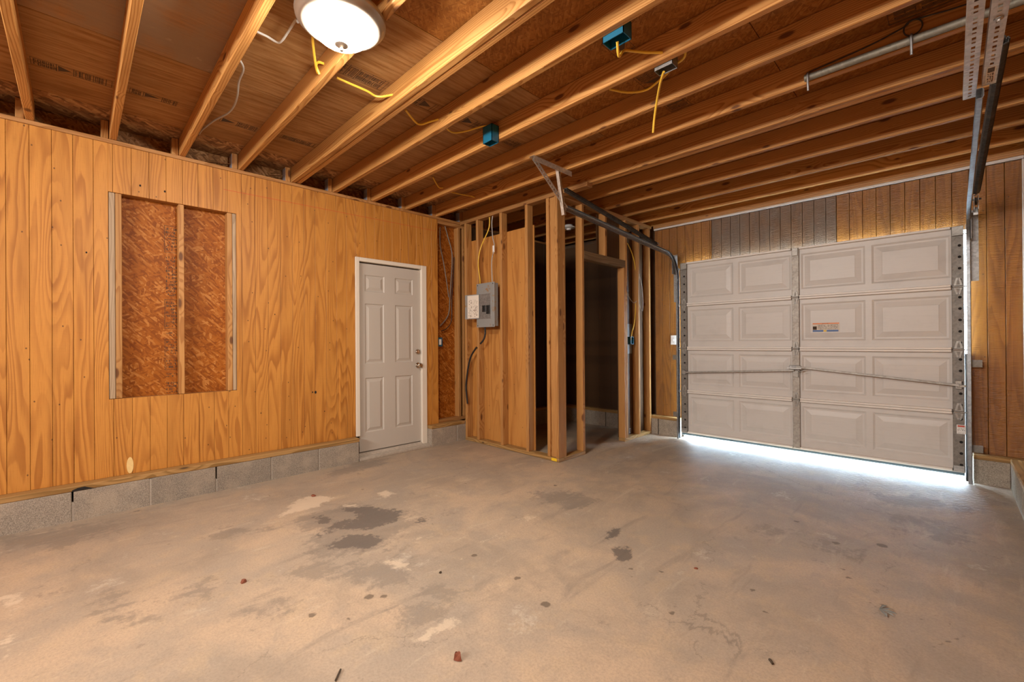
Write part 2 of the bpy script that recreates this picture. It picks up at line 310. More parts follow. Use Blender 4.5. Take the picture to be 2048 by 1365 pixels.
M['greycable'] = plain('grey_cable', (0.40, 0.38, 0.35), 0.5, 0, 0.08)
M['blackcable'] = plain('black_cable', (0.012, 0.012, 0.013), 0.45)
M['ink'] = plain('stamp_ink', (0.055, 0.032, 0.018), 0.8)
M['ink2'] = plain('stamp_ink_faded', (0.075, 0.04, 0.018), 0.8)
M['darkcable'] = plain('old_grey_cable', (0.17, 0.145, 0.12), 0.5, 0, 0.1)
M['brick'] = plain('red_chip', (0.20, 0.060, 0.030), 0.85, 0, 0.35, 60)
M['twig'] = plain('twig', (0.05, 0.035, 0.02), 0.9)
M['orange'] = plain('orange_ink', (0.75, 0.20, 0.03), 0.5, 0, 0.02)
M['bluelabel'] = plain('blue_ink', (0.05, 0.13, 0.34), 0.5, 0, 0.02)
M['paper'] = plain('paper_label', (0.66, 0.60, 0.52), 0.6, 0, 0.05)
M['red'] = plain('red_ink', (0.55, 0.05, 0.02), 0.5, 0, 0.02)
M['yellowtag'] = plain('yellow_tag', (0.75, 0.50, 0.02), 0.5, 0, 0.05)
M['putty'] = plain('putty', (0.76, 0.56, 0.24), 0.7, 0, 0.12, 40)
M['greypaint'] = plain('grey_paint_patch', (0.20, 0.21, 0.20), 0.6, 0, 0.15)
M['lampring'] = plain('lamp_pewter', (0.36, 0.31, 0.26), 0.38, 0.5, 0.1)

def _panel_grey():
    n = NT('panel_grey_rusty'); a = n.noise(n.pos(), 14.0, 6, 0.7)
    c = n.mix(n.smooth(a, 0.56, 0.66), (0.25, 0.255, 0.25), (0.27, 0.16, 0.075))
    return n.out(c, 0.5, 0.1, 0.5)
M['panelgrey'] = _panel_grey()

def _glass():
    n = NT('lamp_glass'); n.out((0.9, 0.86, 0.8), 0.3)
    n.bsdf.inputs['Emission Color'].default_value = (*LAMP_COLOR, 1); n.bsdf.inputs['Emission Strength'].default_value = LAMP_POWER
    return n.m
M['glass'] = _glass()

# ------------------------------------------------------------------ mesh helpers
WO = {}                                             # world origin of every object built here

class MB:
    def __init__(s): s.v = []; s.f = []
    def add(s, vs, fs):
        k = len(s.v); s.v += [tuple(v) for v in vs]; s.f += [tuple(i + k for i in f) for f in fs]; return s
    def box(s, x0, x1, y0, y1, z0, z1):
        return s.add([(x0, y0, z0), (x1, y0, z0), (x1, y1, z0), (x0, y1, z0), (x0, y0, z1), (x1, y0, z1), (x1, y1, z1), (x0, y1, z1)],
                     [(0, 3, 2, 1), (4, 5, 6, 7), (0, 1, 5, 4), (1, 2, 6, 5), (2, 3, 7, 6), (3, 0, 4, 7)])
    def bar(s, a, b, w, t, up=(0, 0, 1)):
        """square bar from a to b, w wide and t thick (t along up)"""
        a, b = Vector(a), Vector(b); d = (b - a).normalized(); u = Vector(up); sd = d.cross(u).normalized(); u = sd.cross(d).normalized()
        sd *= w / 2; u *= t / 2
        return s.add([a - sd - u, a + sd - u, a + sd + u, a - sd + u, b - sd - u, b + sd - u, b + sd + u, b - sd + u],
                     [(0, 3, 2, 1), (4, 5, 6, 7), (0, 1, 5, 4), (1, 2, 6, 5), (2, 3, 7, 6), (3, 0, 4, 7)])
    def tube(s, pts, r, n=8, cap=True):
        pts = [Vector(p) for p in pts]; vs = []; fs = []; up = Vector((0.13, 0.21, 0.97)); m = len(pts)
        for i, p in enumerate(pts):
            d = (pts[min(i + 1, m - 1)] - pts[max(i - 1, 0)]).normalized()
            sd = d.cross(up)
            if sd.length < 1e-3: sd = d.cross(Vector((1, 0, 0)))
            sd.normalize(); u = sd.cross(d)
            for k in range(n):
                a = 2 * math.pi * k / n; vs.append(p + (sd * math.cos(a) + u * math.sin(a)) * r)
        for i in range(m - 1):
            for k in range(n): fs.append((i * n + k, i * n + (k + 1) % n, (i + 1) * n + (k + 1) % n, (i + 1) * n + k))
        if cap: fs += [tuple(range(n - 1, -1, -1)), tuple(range((m - 1) * n, m * n))]
        return s.add(vs, fs)
    def lathe(s, c, prof, axis=(0, 0, 1), n=40):
        """profile of (radius, height) round axis through c"""
        ax = Vector(axis).normalized(); a = ax.orthogonal().normalized(); b = ax.cross(a); c = Vector(c); vs = []; fs = []
        for r, h in prof:
            for k in range(n):
                t = 2 * math.pi * k / n; vs.append(c + ax * h + (a * math.cos(t) + b * math.sin(t)) * r)
        for i in range(len(prof) - 1):
            for k in range(n): fs.append((i * n + k, i * n + (k + 1) % n, (i + 1) * n + (k + 1) % n, (i + 1) * n + k))
        if prof[-1][0] > 1e-4: fs.append(tuple(range((len(prof) - 1) * n, len(prof) * n)))
        if prof[0][0] > 1e-4: fs.append(tuple(range(n - 1, -1, -1)))
        return s.add(vs, fs)
    def prism(s, poly, lo, hi, plane='XY'):
        """extrude a 2-D outline between two heights of the remaining axis"""
        def P(a, b, h): return {'XY': (a, b, h), 'XZ': (a, h, b), 'YZ': (h, a, b)}[plane]
        n = len(poly)
        return s.add([P(a, b, lo) for a, b in poly] + [P(a, b, hi) for a, b in poly],
                     [tuple(range(n - 1, -1, -1)), tuple(range(n, 2 * n))] + [(i, (i + 1) % n, n + (i + 1) % n, n + i) for i in range(n)])
    def build(s, name, mat, parent=None, bevel=0.0, smooth=False, origin=None):
        vs = np.array(s.v, dtype=float)
        c = Vector(origin) if origin is not None else Vector(((vs.min(0) + vs.max(0)) / 2).tolist())
        me = bpy.data.meshes.new(name); me.from_pydata([(Vector(v) - c) for v in s.v], [], s.f)
        if bevel or smooth or True:
            bm = bmesh.new(); bm.from_mesh(me); bmesh.ops.recalc_face_normals(bm, faces=bm.faces)
            if bevel: bmesh.ops.bevel(bm, geom=list(bm.edges), offset=bevel, segments=1, affect='EDGES', clamp_overlap=True)
            bm.to_mesh(me); bm.free()
        if smooth:
            me.polygons.foreach_set('use_smooth', [True] * len(me.polygons))
            try: me.set_sharp_from_angle(angle=math.radians(40))
            except Exception: pass
        me.materials.append(mat)
        o = bpy.data.objects.new(name, me); COL.objects.link(o)
        if parent is not None: o.parent = parent; o.location = c - WO[parent.name]
        else: o.location = c
        WO[o.name] = c
        return o

def thing(name, loc, label, cat, group=None, kind=None):
    o = bpy.data.objects.new(name, None); COL.objects.link(o); o.location = loc; o.empty_display_size = 0.1; WO[o.name] = Vector(loc)
    return tag(o, label, cat, group, kind)
def tag(o, label, cat, group=None, kind=None):
    o['label'] = label; o['category'] = cat
    if group: o['group'] = group
    if kind: o['kind'] = kind
    return o

_cache = {}
def board(name, mat, parent, x0, x1, y0, y1, z0, z1, bevel=0.003):
    """a sawn board; boards of one size and material share mesh data"""
    key = (mat.name, round(x1 - x0, 4), round(y1 - y0, 4), round(z1 - z0, 4), bevel)
    c = Vector(((x0 + x1) / 2, (y0 + y1) / 2, (z0 + z1) / 2))
    if key in _cache:
        o = bpy.data.objects.new(name, _cache[key]); COL.objects.link(o)
        if parent is not None: o.parent = parent; o.location = c - WO[parent.name]
        else: o.location = c
        WO[o.name] = c
        return o
    o = MB().box(x0, x1, y0, y1, z0, z1).build(name, mat, parent, bevel); _cache[key] = o.data
    return o

def spline(pts, n=6):
    pts = [Vector(p) for p in pts]; out = []; P = [pts[0]] + pts + [pts[-1]]
    for i in range(1, len(P) - 2):
        a, b, c, d = P[i - 1], P[i], P[i + 1], P[i + 2]
        for k in range(n):
            t = k / n
            out.append(0.5 * ((2 * b) + (c - a) * t + (2 * a - 5 * b + 4 * c - d) * t * t + (3 * b - a - 3 * c + d) * t ** 3))
    out.append(pts[-1]); return out

def cable(name, pts, mat, label, r=0.006, group=None, cat='cable'):
    return tag(MB().tube(spline(pts), r).build(name, mat, None, 0, True), label, cat, group)

# ------------------------------------------------------------------ floor and ground outside
X0, X1, Y0, Y1 = -4.62, 0.56, -1.02, 5.62
RY = -3.2                                  # the room runs on behind the camera to here
DARK = [[(-2.89,1.02),(-2.98,1.21),(-2.96,1.34),(-2.81,1.11)], [(-3.21,1.42),(-3.06,1.56),(-2.87,1.68),(-2.68,1.55),(-2.71,1.36),(-2.86,1.26),(-2.95,1.41)],
        [(-2.7,1.11),(-2.73,1.24),(-2.53,1.38),(-2.45,1.31),(-2.54,1.15),(-2.64,1.07)], [(-3.16,1.21),(-3.14,1.26),(-3.04,1.2),(-3.09,1.19)],
        [(-1.57,2.46),(-1.55,2.48),(-1.4,2.29),(-1.27,2.23),(-1.3,2.17),(-1.41,2.23)], [(-2.63,1.66),(-2.61,1.72),(-2.54,1.69),(-2.56,1.65)]]
GREY = [[(-2.44,0.81),(-2.49,0.92),(-2.42,1.07),(-2.27,1.23),(-2.26,1.13),(-2.38,0.94),(-2.3,0.9)], [(-1.81,1.02),(-1.77,1.16),(-1.6,1.2),(-1.58,1.12),(-1.66,1.02)],
        [(-1.94,1.23),(-1.84,1.3),(-1.7,1.26),(-1.82,1.2)], [(-2.97,0.06),(-2.92,0.14),(-2.70,0.19),(-2.59,0.25),(-2.50,0.24),(-2.65,0.13),(-2.79,0.07)],
        [(-0.31,4.04),(-0.14,4.14),(0.05,4.0),(0.08,3.83),(-0.04,3.72),(-0.19,3.76)], [(-0.91,3.22),(-0.86,3.32),(-0.69,3.27),(-0.69,3.13),(-0.88,3.04)],
        [(-0.63,3.17),(-0.56,3.26),(-0.38,3.2),(-0.41,3.08),(-0.61,3.07)], [(-4.33,1.92),(-4.34,2.13),(-4.3,2.34),(-4.07,2.16),(-4.05,1.84),(-3.99,1.58)],
        [(-3.47,0.62),(-3.4,0.75),(-3.23,0.85),(-3.27,0.66)], [(-4.3,-0.36),(-4.25,-0.01),(-3.96,0.25),(-3.83,-0.04),(-3.95,-0.33)],
        [(-2.7,0.24),(-2.72,0.44),(-2.62,0.47),(-2.61,0.31)], [(-2.27,0.54),(-2.3,0.69),(-2.25,0.74),(-2.19,0.62)],
        [(-2.44,2.62),(-2.27,2.87),(-1.96,2.85),(-1.98,2.61),(-2.27,2.55)], [(-0.53,4.46),(-0.16,4.74),(0.09,4.55),(-0.27,4.27)],
        [(-3.25,1.1),(-3.3,1.5),(-2.6,1.75),(-2.35,1.3),(-2.6,0.95)], [(-2.3,0.9),(-2.4,1.1),(-2.1,1.35),(-1.9,1.2)]]
LIGHT = [[(-3.37,1.02),(-3.68,1.26),(-3.69,1.36),(-3.47,1.42),(-3.38,1.3),(-3.38,1.16)], [(-3.32,1.75),(-3.31,1.82),(-3.21,1.83),(-3.2,1.74)],
         [(-2.27,1.21),(-2.21,1.29),(-2.01,1.29),(-2.11,1.24)], [(-2.2,2.85),(-2.04,2.77),(-1.96,1.86),(-1.88,1.43),(-2.02,1.42),(-2.14,1.91)],
         [(-3.32,-0.27),(-3.24,-0.17),(-3.01,-0.19),(-3.02,-0.25)], [(-2.81,-0.23),(-2.84,-0.18),(-2.63,-0.18),(-2.59,-0.21)],
         [(-1.59,0.97),(-1.6,1.2),(-1.54,1.19),(-1.51,0.98)], [(-1.77,0.6),(-1.65,0.75),(-1.67,0.64)], [(-0.49,4.13),(-0.46,4.61),(-0.43,4.58),(-0.44,4.09)],
         [(-2.47,1.44),(-2.36,1.6),(-2.34,1.66),(-2.34,1.47)], [(-3.32,1.41),(-3.18,1.52),(-3.15,1.49),(-3.22,1.42)],
         [(-0.94,3.08),(-0.93,3.3),(-0.88,3.35),(-0.86,3.3),(-0.89,3.06)], [(-0.66,3.0),(-0.4,3.02),(-0.38,3.08),(-0.64,3.06)]]
LIGHT_W = [1, 1, 1, 0.42, 0.8, 0.8, 0.9, 0.7, 0.6, 0.7, 0.9, 0.55, 0.5]
SPOTS = [(-1.26,2.1,.012),(-1.22,2.12,.010),(-1.19,2.05,.012),(-1.1,2.2,.010),(-0.42,2.9,.015),(-0.38,2.82,.012),(-0.5,3.25,.03),(-0.75,3.45,.02),(-1.35,1.55,.03),(-1.6,1.62,.025),
         (-0.9,1.9,.02),(-1.0,2.45,.008),(-2.0,1.0,.03),(-1.95,1.05,.02),(-2.05,0.75,.02),(-1.9,0.85,.015),(-0.6,2.2,.012),(-0.3,3.4,.035),(-1.95,1.62,.02),(-3.5,1.7,.012),(-3.0,2.4,.012),(-2.4,2.9,.02),(-3.9,1.1,.015),(-3.4,0.4,.01),(-0.7,2.35,.015)]

def poly_sd(px, py, poly):
    d = np.full(px.shape, 1e9); inside = np.zeros(px.shape, bool); n = len(poly)
    for i in range(n):
        ax, ay = poly[i]; bx, by = poly[(i + 1) % n]
        ex, ey = bx - ax, by - ay; t = np.clip(((px - ax) * ex + (py - ay) * ey) / (ex * ex + ey * ey + 1e-12), 0, 1)
        d = np.minimum(d, np.hypot(px - ax - t * ex, py - ay - t * ey))
        cond = ((ay > py) != (by > py)) & (px < (bx - ax) * (py - ay) / (by - ay + 1e-12) + ax); inside ^= cond
    return np.where(inside, d, -d)

def make_floor():
    step = 0.022; nx = int((X1 - X0) / step) + 1; ny = int((Y1 - Y0) / step) + 1
    xs = np.linspace(X0, X1, nx); ys = np.linspace(Y0, Y1, ny); gx, gy = np.meshgrid(xs, ys)
    px, py = gx.ravel(), gy.ravel()
    me = bpy.data.meshes.new('floor')
    k = (np.arange(nx - 1)[None, :] + nx * np.arange(ny - 1)[:, None]).ravel()
    faces = np.stack([k, k + 1, k + 1 + nx, k + nx], 1)
    z = 0.0015 * np.sin(px * 1.7) * np.cos(py * 1.3) - 0.0015
    nb = len(px)
    verts = np.vstack([np.stack([px, py, z], 1)])
    me.from_pydata(verts.tolist(), [], faces.tolist())
    def fld(polys, soft, ws=None):
        a = np.zeros(nb)
        for i, p in enumerate(polys):
            sd = poly_sd(px, py, p); w = ws[i] if ws else 1.0
            a = np.maximum(a, w * np.clip(0.5 + sd / (2 * soft), 0, 1))
        return a
    for nm, arr in (('dark', fld(DARK, 0.10)), ('grey', fld(GREY, 0.18)), ('light', fld(LIGHT, 0.085, LIGHT_W))):
        at = me.attributes.new(nm, 'FLOAT', 'POINT'); at.data.foreach_set('value', arr.astype(np.float32))
    sp = np.zeros(nb)
    for x, y, r in SPOTS: sp = np.maximum(sp, np.clip(1.0 - np.hypot(px - x, py - y) / (1.1 * r + 0.016), 0, 1))
    heart = [(-0.28, 2.62), (-0.2, 2.55), (-0.06, 2.42), (0.03, 2.6), (-0.05, 2.72), (-0.1, 2.62), (-0.2, 2.66), (-0.28, 2.62)]
    for i in range(len(heart) - 1):
        (ax, ay), (bx, by) = heart[i], heart[i + 1]; ex, ey = bx - ax, by - ay
        t = np.clip(((px - ax) * ex + (py - ay) * ey) / (ex * ex + ey * ey), 0, 1)
        sp = np.maximum(sp, 0.55 * np.clip(1 - np.hypot(px - ax - t * ex, py - ay - t * ey) / 0.03, 0, 1))
    at = me.attributes.new('spot', 'FLOAT', 'POINT'); at.data.foreach_set('value', sp.astype(np.float32))
    me.materials.append(M['floor'])
    o = bpy.data.objects.new('floor', me); COL.objects.link(o); WO['floor'] = Vector((0, 0, 0))
    return tag(o, 'stained and worn concrete garage floor slab', 'floor', kind='structure')
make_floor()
tag(MB().box(X0, X1, RY - 0.05, Y0, -0.1, -0.0015).build('floor', M['drive']), 'bare concrete floor behind the camera', 'floor', kind='structure')
tag(MB().box(-9, 7, 5.62, 14, -0.08, -0.012).build('driveway', M['drive']), 'pale concrete driveway seen under the garage door', 'driveway', kind='structure')

# ------------------------------------------------------------------ left wall
XB, XP = -4.33, -4.42                     # face of the blocks, face of the panelling
JO = [-0.243 + 0.418 * k for k in range(14)]
wl = thing('wall_left', (-4.47, 2.2, 0), 'orange plywood panelled wall on concrete blocks, with the entry door', 'wall', kind='structure')
def panel_strips(parent, mat_fn, name, h, lo, hi, z0, z1, face, thick, first, pitch, holes, axis, gap=0.0018):
    """grooved siding: one board per groove, cut round the holes (h0, h1, z0, z1)"""
    cuts = [lo]; g = first
    while g < hi:
        if g > lo + 0.01: cuts.append(g)
        g += pitch
    cuts.append(hi)
    for a, b in zip(cuts[:-1], cuts[1:]):
        # split where a hole edge falls inside the strip
        ed = sorted({a, b} | {e for H in holes for e in H[:2] if a + 0.004 < e < b - 0.004})
        for p, q in zip(ed[:-1], ed[1:]):
            zs = [(z0, z1)]
            for H in holes:
                if H[0] < (p + q) / 2 < H[1]:
                    nz = []
                    for u, v in zs:
                        if H[2] > u: nz.append((u, min(v, H[2])))
                        if H[3] < v: nz.append((max(u, H[3]), v))
                    zs = [t for t in nz if t[1] - t[0] > 0.01]
            p2 = p + (gap / 2 if p == a else 0); q2 = q - (gap / 2 if q == b else 0)
            for u, v in zs:
                m = mat_fn((p + q) / 2, (u + v) / 2)
                if axis == 'Y': board(name, m, parent, min(face, face - thick), max(face, face - thick), p2, q2, u, v, 0.0015)
                else: board(name, m, parent, p2, q2, min(face, face + thick), max(face, face + thick), u, v, 0.0015)
WIN = (0.167, 0.994, 0.822, 2.372)
DOOR = (2.073, 2.957, 0.0, 2.142)
panel_strips(wl, lambda a, b: M['ply_left'], 'panel_board', 'Y', -0.95, 3.127, 0.243, 2.733, XP, 0.014, -0.333, 0.1052, [WIN, DOOR], 'Y')
# closet side of the left wall
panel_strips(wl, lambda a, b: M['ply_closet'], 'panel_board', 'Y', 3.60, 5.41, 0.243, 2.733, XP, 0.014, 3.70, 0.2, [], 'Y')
# sheathing behind the framing
for a, b, c, d in ((-0.95, 2.06, 0.243, 2.76), (2.97, 5.45, 0.243, 2.76), (2.06, 2.97, 2.15, 2.76)):
    board('osb_sheet', M['osb'], wl, -4.536, -4.51, a, b, c, d, 0)
board('sheathing', M['ply_dark'], wl, -4.645, -4.615, RY - 0.05, 5.62, -0.06, 2.96, 0)
board('panel_board', M['ply_left'], wl, -4.434, XP, RY, -0.952, 0.243, 2.733, 0)
board('concrete_block', M['cmu'], wl, -4.53, XB, RY, -0.955, -0.05, 0.204, 0)
# blocks
jt = [-0.95, -0.87, -0.447, -0.026, 0.395, 0.82, 1.24, 1.658, 2.07]
for a, b in zip(jt[:-1], jt[1:]):
    board('concrete_block', M['cmu'], wl, -4.53, XB, a + 0.005, b - 0.005, -0.05, 0.204, 0.004)
for a, b in ((2.957, 3.33), (3.34, 3.75), (3.76, 4.17), (4.18, 4.59), (4.60, 5.01), (5.02, 5.405)):
    board('concrete_block', M['cmu'], wl, -4.53, XB, a + 0.003, b - 0.003, -0.05, 0.204, 0.004)
mm = MB()
for y in jt[1:-1]:
    top = 0.13 if abs(y + 0.026) < .01 else (0.1 if abs(y - 0.82) < .01 else 0.2)
    mm.box(-4.53, XB - (0.002 if abs(y - 0.395) < .01 else 0.006), y - 0.006, y + 0.006, -0.04, top)
for y in (3.335, 3.755, 4.175, 4.595, 5.015): mm.box(-4.53, XB - 0.004, y - 0.006, y + 0.006, -0.04, 0.2)
mm.build('mortar', M['mortar'], wl)
board('sill_plate', M['sill_y'], wl, -4.50, XB + 0.002, RY, 2.07, 0.2045, 0.2425, 0.004)
board('sill_plate', M['sill_y'], wl, -4.50, XB + 0.002, 2.962, 3.462, 0.2045, 0.2425, 0.004)
board('sill_plate', M['sill_y'], wl, -4.50, XB + 0.002, 3.56, 5.40, 0.2045, 0.2425, 0.004)
MB().prism([(-0.03, 0.2055), (0.085, 0.2055), (0.06, 0.216), (0.035, 0.228), (0.0, 0.226), (-0.028, 0.215)], XB - 0.004, XB + 0.0026, 'YZ').build('rot_hole', M['dark'], wl)
board('sole_plate', M['plate_y'], wl, -4.509, -4.425, 3.10, 3.60, 0.243, 0.281)
board('top_plate', M['plate_y'], wl, -4.51, -4.414, RY, 5.45, 2.7345, 2.7635)
board('stud', M['stud'], wl, -4.509, -4.43, 3.09, 3.124, 0.282, 2.69)
board('stud', M['stud'], wl, -4.509, -4.425, 3.44, 3.478, 0.282, 2.69)
board('stud', M['stud'], wl, -4.505, -4.425, 3.52, 3.558, 0.282, 2.69)
board('top_plate', M['plate_y'], wl, -4.509, -4.425, 3.128, 3.62, 2.69, 2.733)
# blemishes: filled knot, nail holes
def disc_on_left(name, mat, y, z, ry, rz, h=0.002, parent=wl):
    return MB().prism([(y + ry * math.cos(t * math.pi / 9), z + rz * math.sin(t * math.pi / 9)) for t in range(18)], XP - 0.0005, XP + h, 'YZ').build(name, mat, parent)
disc_on_left('filled_knot', M['putty'], 0.283, 0.31, 0.020, 0.062)['label'] = 'pale oval patch filling a knot near the sill'
for y, z, r in ((1.663, 0.747, 0.010), (1.635, 0.75, 0.006), (1.18, 0.6, 0.004), (0.05, 1.9, 0.005), (0.5, 2.45, 0.006), (0.35, 2.46, 0.006), (1.3, 1.5, 0.004), (1.75, 0.55, 0.004)):
    disc_on_left('nail_hole', M['dark'], y, z, r, r * 1.4, 0.001)

MB().bar((XP + 0.0002, 0.90, 2.564), (XP + 0.0002, 3.10, 2.588), 0.0006, 0.003).build('chalk_line', M['red'], wl)

# blocked-up window
w1 = thing('window_1', (-4.47, 0.58, 0.82), 'framed window opening boarded over with orange OSB between studs', 'window', kind='structure')
def wstud(m, y0, y1, x1=XP - 0.003): board('stud', m, w1, -4.509, x1, y0, y1, 0.824, 2.370)
wstud(M['stud_grey'], 0.169, 0.204); wstud(M['stud'], 0.206, 0.243); wstud(M['stud'], 0.587, 0.624)
wstud(M['stud'], 0.926, 0.963); wstud(M['stud_grey'], 0.965, 0.992)
board('header', M['plate_y'], w1, -4.509, XP - 0.016, 0.167, 0.994, 2.374, 2.46)
board('window_sill', M['plate_y'], w1, -4.509, XP - 0.016, 0.167, 0.994, 0.775, 0.8205)
def glyphs(mb, P, u0, u1, v0, v1, rows, rng, fill=0.8, ch=None):
    """rows of small printed marks on a plane; P(u, v, h) gives the 3-D point"""
    rh = (v1 - v0) / rows
    for r in range(rows):
        u = u0; b = v0 + r * rh + rh * 0.15; t = v0 + (r + 1) * rh - rh * 0.2
        while u < u1 - 1e-4:
            w = rng.uniform(0.3, 1.0) * (ch or rh * 0.7)
            e = min(u + w, u1)
            if rng.random() < fill:
                k = rng.random(); bb, tt = (b, t) if k < 0.5 else ((b, (b + t) / 2) if k < 0.75 else ((b + t) / 2, t))
                c = [P(u, bb, 0), P(e, bb, 0), P(e, tt, 0), P(u, tt, 0), P(u, bb, 1), P(e, bb, 1), P(e, tt, 1), P(u, tt, 1)]
                mb.add(c, [(0, 3, 2, 1), (4, 5, 6, 7), (0, 1, 5, 4), (1, 2, 6, 5), (2, 3, 7, 6), (3, 0, 4, 7)])
            u = e + (ch or rh * 0.7) * 0.4
def rect_lines(mb, P, u0, u1, v0, v1, w):
    for a, b, c, d in ((u0, u1, v0, v0 + w), (u0, u1, v1 - w, v1), (u0, u0 + w, v0, v1), (u1 - w, u1, v0, v1)):
        cs = [P(a, c, 0), P(b, c, 0), P(b, d, 0), P(a, d, 0), P(a, c, 1), P(b, c, 1), P(b, d, 1), P(a, d, 1)]
        mb.add(cs, [(0, 3, 2, 1), (4, 5, 6, 7), (0, 1, 5, 4), (1, 2, 6, 5), (2, 3, 7, 6), (3, 0, 4, 7)])
rng = random.Random(3)
PW = lambda u, v, h: (-4.5102 + 0.0006 * h, u, v)
sm = MB(); zt = 2.20
for hgt, kind in ((0.22, 'box'), (0.36, 'txt'), (0.24, 'box'), (0.06, 'line'), (0.14, 'box'), (0.10, 'box'), (0.06, 'txt'), (0.12, 'txt')):
    if kind == 'box': rect_lines(sm, PW, 0.505, 0.60, zt - hgt, zt, 0.003)
    glyphs(sm, PW, 0.515, 0.592, zt - hgt + 0.012, zt - 0.012, max(1, int(hgt / 0.028)), rng, 0.72, 0.008)
    zt -= hgt + 0.012
st_w = sm.build('printed_stamp', M['ink'], w1); st_w['kind'] = 'stuff'

# ------------------------------------------------------------------ raised panel faces (entry door, garage door)
def raised_face(us, vs, rects, P, rings):
    """a face split on a grid; each rect gets nested rings of (inset, depth)"""
    U = sorted({us[0], us[1]} | {r[0] for r in rects} | {r[1] for r in rects}); V = sorted({vs[0], vs[1]} | {r[2] for r in rects} | {r[3] for r in rects})
    mb = MB()
    for i in range(len(U) - 1):
        for j in range(len(V) - 1):
            a, b, c, d = U[i], U[i + 1], V[j], V[j + 1]; mu, mv = (a + b) / 2, (c + d) / 2
            if any(r[0] < mu < r[1] and r[2] < mv < r[3] for r in rects): continue
            mb.add([P(a, c, 0), P(b, c, 0), P(b, d, 0), P(a, d, 0)], [(0, 1, 2, 3)])
    for r in rects:
        prev = [P(r[0], r[2], 0), P(r[1], r[2], 0), P(r[1], r[3], 0), P(r[0], r[3], 0)]
        for ins, dep in rings:
            cur = [P(r[0] + ins, r[2] + ins, dep), P(r[1] - ins, r[2] + ins, dep), P(r[1] - ins, r[3] - ins, dep), P(r[0] + ins, r[3] - ins, dep)]
            mb.add(prev + cur, [(k, (k + 1) % 4, 4 + (k + 1) % 4, 4 + k) for k in range(4)]); prev = cur
        mb.add(prev, [(0, 1, 2, 3)])
    return mb

# entry door
d1 = thing('door_1', (-4.44, 2.50, 0), 'beige six panel entry door in a cream frame', 'door', kind='structure')
XS = -4.444
rects = [(2.194, 2.424, 1.784, 1.964), (2.555, 2.785, 1.784, 1.964), (2.194, 2.418, 1.007, 1.654), (2.555, 2.779, 1.007, 1.654), (2.194, 2.412, 0.267, 0.852), (2.555, 2.776, 0.267, 0.852)]
fm = raised_face((2.124, 2.884), (0.066, 2.084), rects, lambda u, v, d: (XS - d, u, v), [(0.008, 0.009), (0.020, 0.009), (0.040, 0.002), (0.046, 0.000)])
fm.box(XS - 0.044, XS - 0.0115, 2.124, 2.884, 0.066, 2.084)
for y0, y1, z0, z1 in ((2.124, 2.126, 0.066, 2.084), (2.882, 2.884, 0.066, 2.084)): fm.box(XS - 0.04, XS - 0.0005, y0, y1, z0, z1)
slab = fm.build('door_slab', M['entry'], d1)
kn = MB().lathe((XS, 2.852, 0.962), [(0.033, 0.0), (0.033, 0.006), (0.014, 0.010), (0.012, 0.026), (0.022, 0.034), (0.028, 0.046), (0.027, 0.056), (0.018, 0.063), (0.0, 0.065)], (1, 0, 0), 24).build('door_knob', M['nickel'], slab, 0, True)
kn['label'] = 'round satin nickel door knob'
db = MB().lathe((XS, 2.846, 1.122), [(0.031, 0.0), (0.031, 0.007), (0.024, 0.016), (0.012, 0.018), (0.0, 0.018)], (1, 0, 0), 24).box(XS + 0.017, XS + 0.030, 2.842, 2.850, 1.108, 1.136).build('deadbolt', M['nickel'], slab, 0, True)
db['label'] = 'round nickel deadbolt above the knob'
board('casing', M['casing'], d1, -4.50, -4.408, 2.0755, 2.118, 0.2435, 2.14, 0.003)
board('casing', M['casing'], d1, -4.50, -4.408, 2.888, 2.955, 0.035, 2.14, 0.003)
board('casing', M['casing'], d1, -4.50, -4.4085, 2.119, 2.887, 2.098, 2.1395, 0.003)
MB().prism([(-4.52, 0.0), (-4.335, 0.0), (-4.335, 0.022), (-4.40, 0.032), (-4.43, 0.055), (-4.52, 0.062)], 2.075, 2.955, 'XZ').build('threshold', M['grey_sill'], d1, 0.002)
board('backing', M['dark'], d1, -4.53, -4.502, 2.074, 2.956, 0.0, 2.15, 0)

# ------------------------------------------------------------------ garage end wall
YB, YP = 5.415, 5.50
OX0, OX1, OZ = -2.41, 0.115, 2.185
wb = thing('wall_back', (-1.2, 5.55, 0), 'brown grooved plywood wall round the garage door', 'wall', kind='structure')
def bm_fn(x, z): return M['ply_dark'] if -2.059 < x < -0.821 and z > 2.0 else M['ply_back']
panel_strips(wb, lambda x, z: M['ply_back'], 'panel_board', 'X', -2.80, -2.061, 0.243, 2.70, YP, 0.014, -2.70, 0.1035, [(OX0, OX1, -1, OZ)], 'X', 0.003)
panel_strips(wb, lambda x, z: M['ply_dark'], 'panel_board', 'X', -2.059, -0.822, OZ, 2.70, YP, 0.014, -1.945, 0.1035, [], 'X', 0.003)
panel_strips(wb, lambda x, z: M['ply_back'], 'panel_board', 'X', -0.820, 0.43, 0.243, 2.70, YP, 0.014, -0.715, 0.1035, [(OX0, OX1, -1, OZ)], 'X', 0.003)
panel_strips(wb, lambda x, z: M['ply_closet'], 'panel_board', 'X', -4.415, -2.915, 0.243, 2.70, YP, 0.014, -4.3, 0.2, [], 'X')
board('sheathing', M['ply_dark'], wb, -4.62, OX0, 5.60, 5.62, -0.05, 2.93, 0)
board('sheathing', M['ply_dark'], wb, OX1, 0.56, 5.60, 5.62, -0.05, 2.93, 0)
board('sheathing', M['ply_dark'], wb, OX0, OX1, 5.60, 5.62, OZ, 2.93, 0)
board('rim_joist', M['joist'], wb, -4.55, 0.5, 5.46, 5.499, 2.765, 2.9)
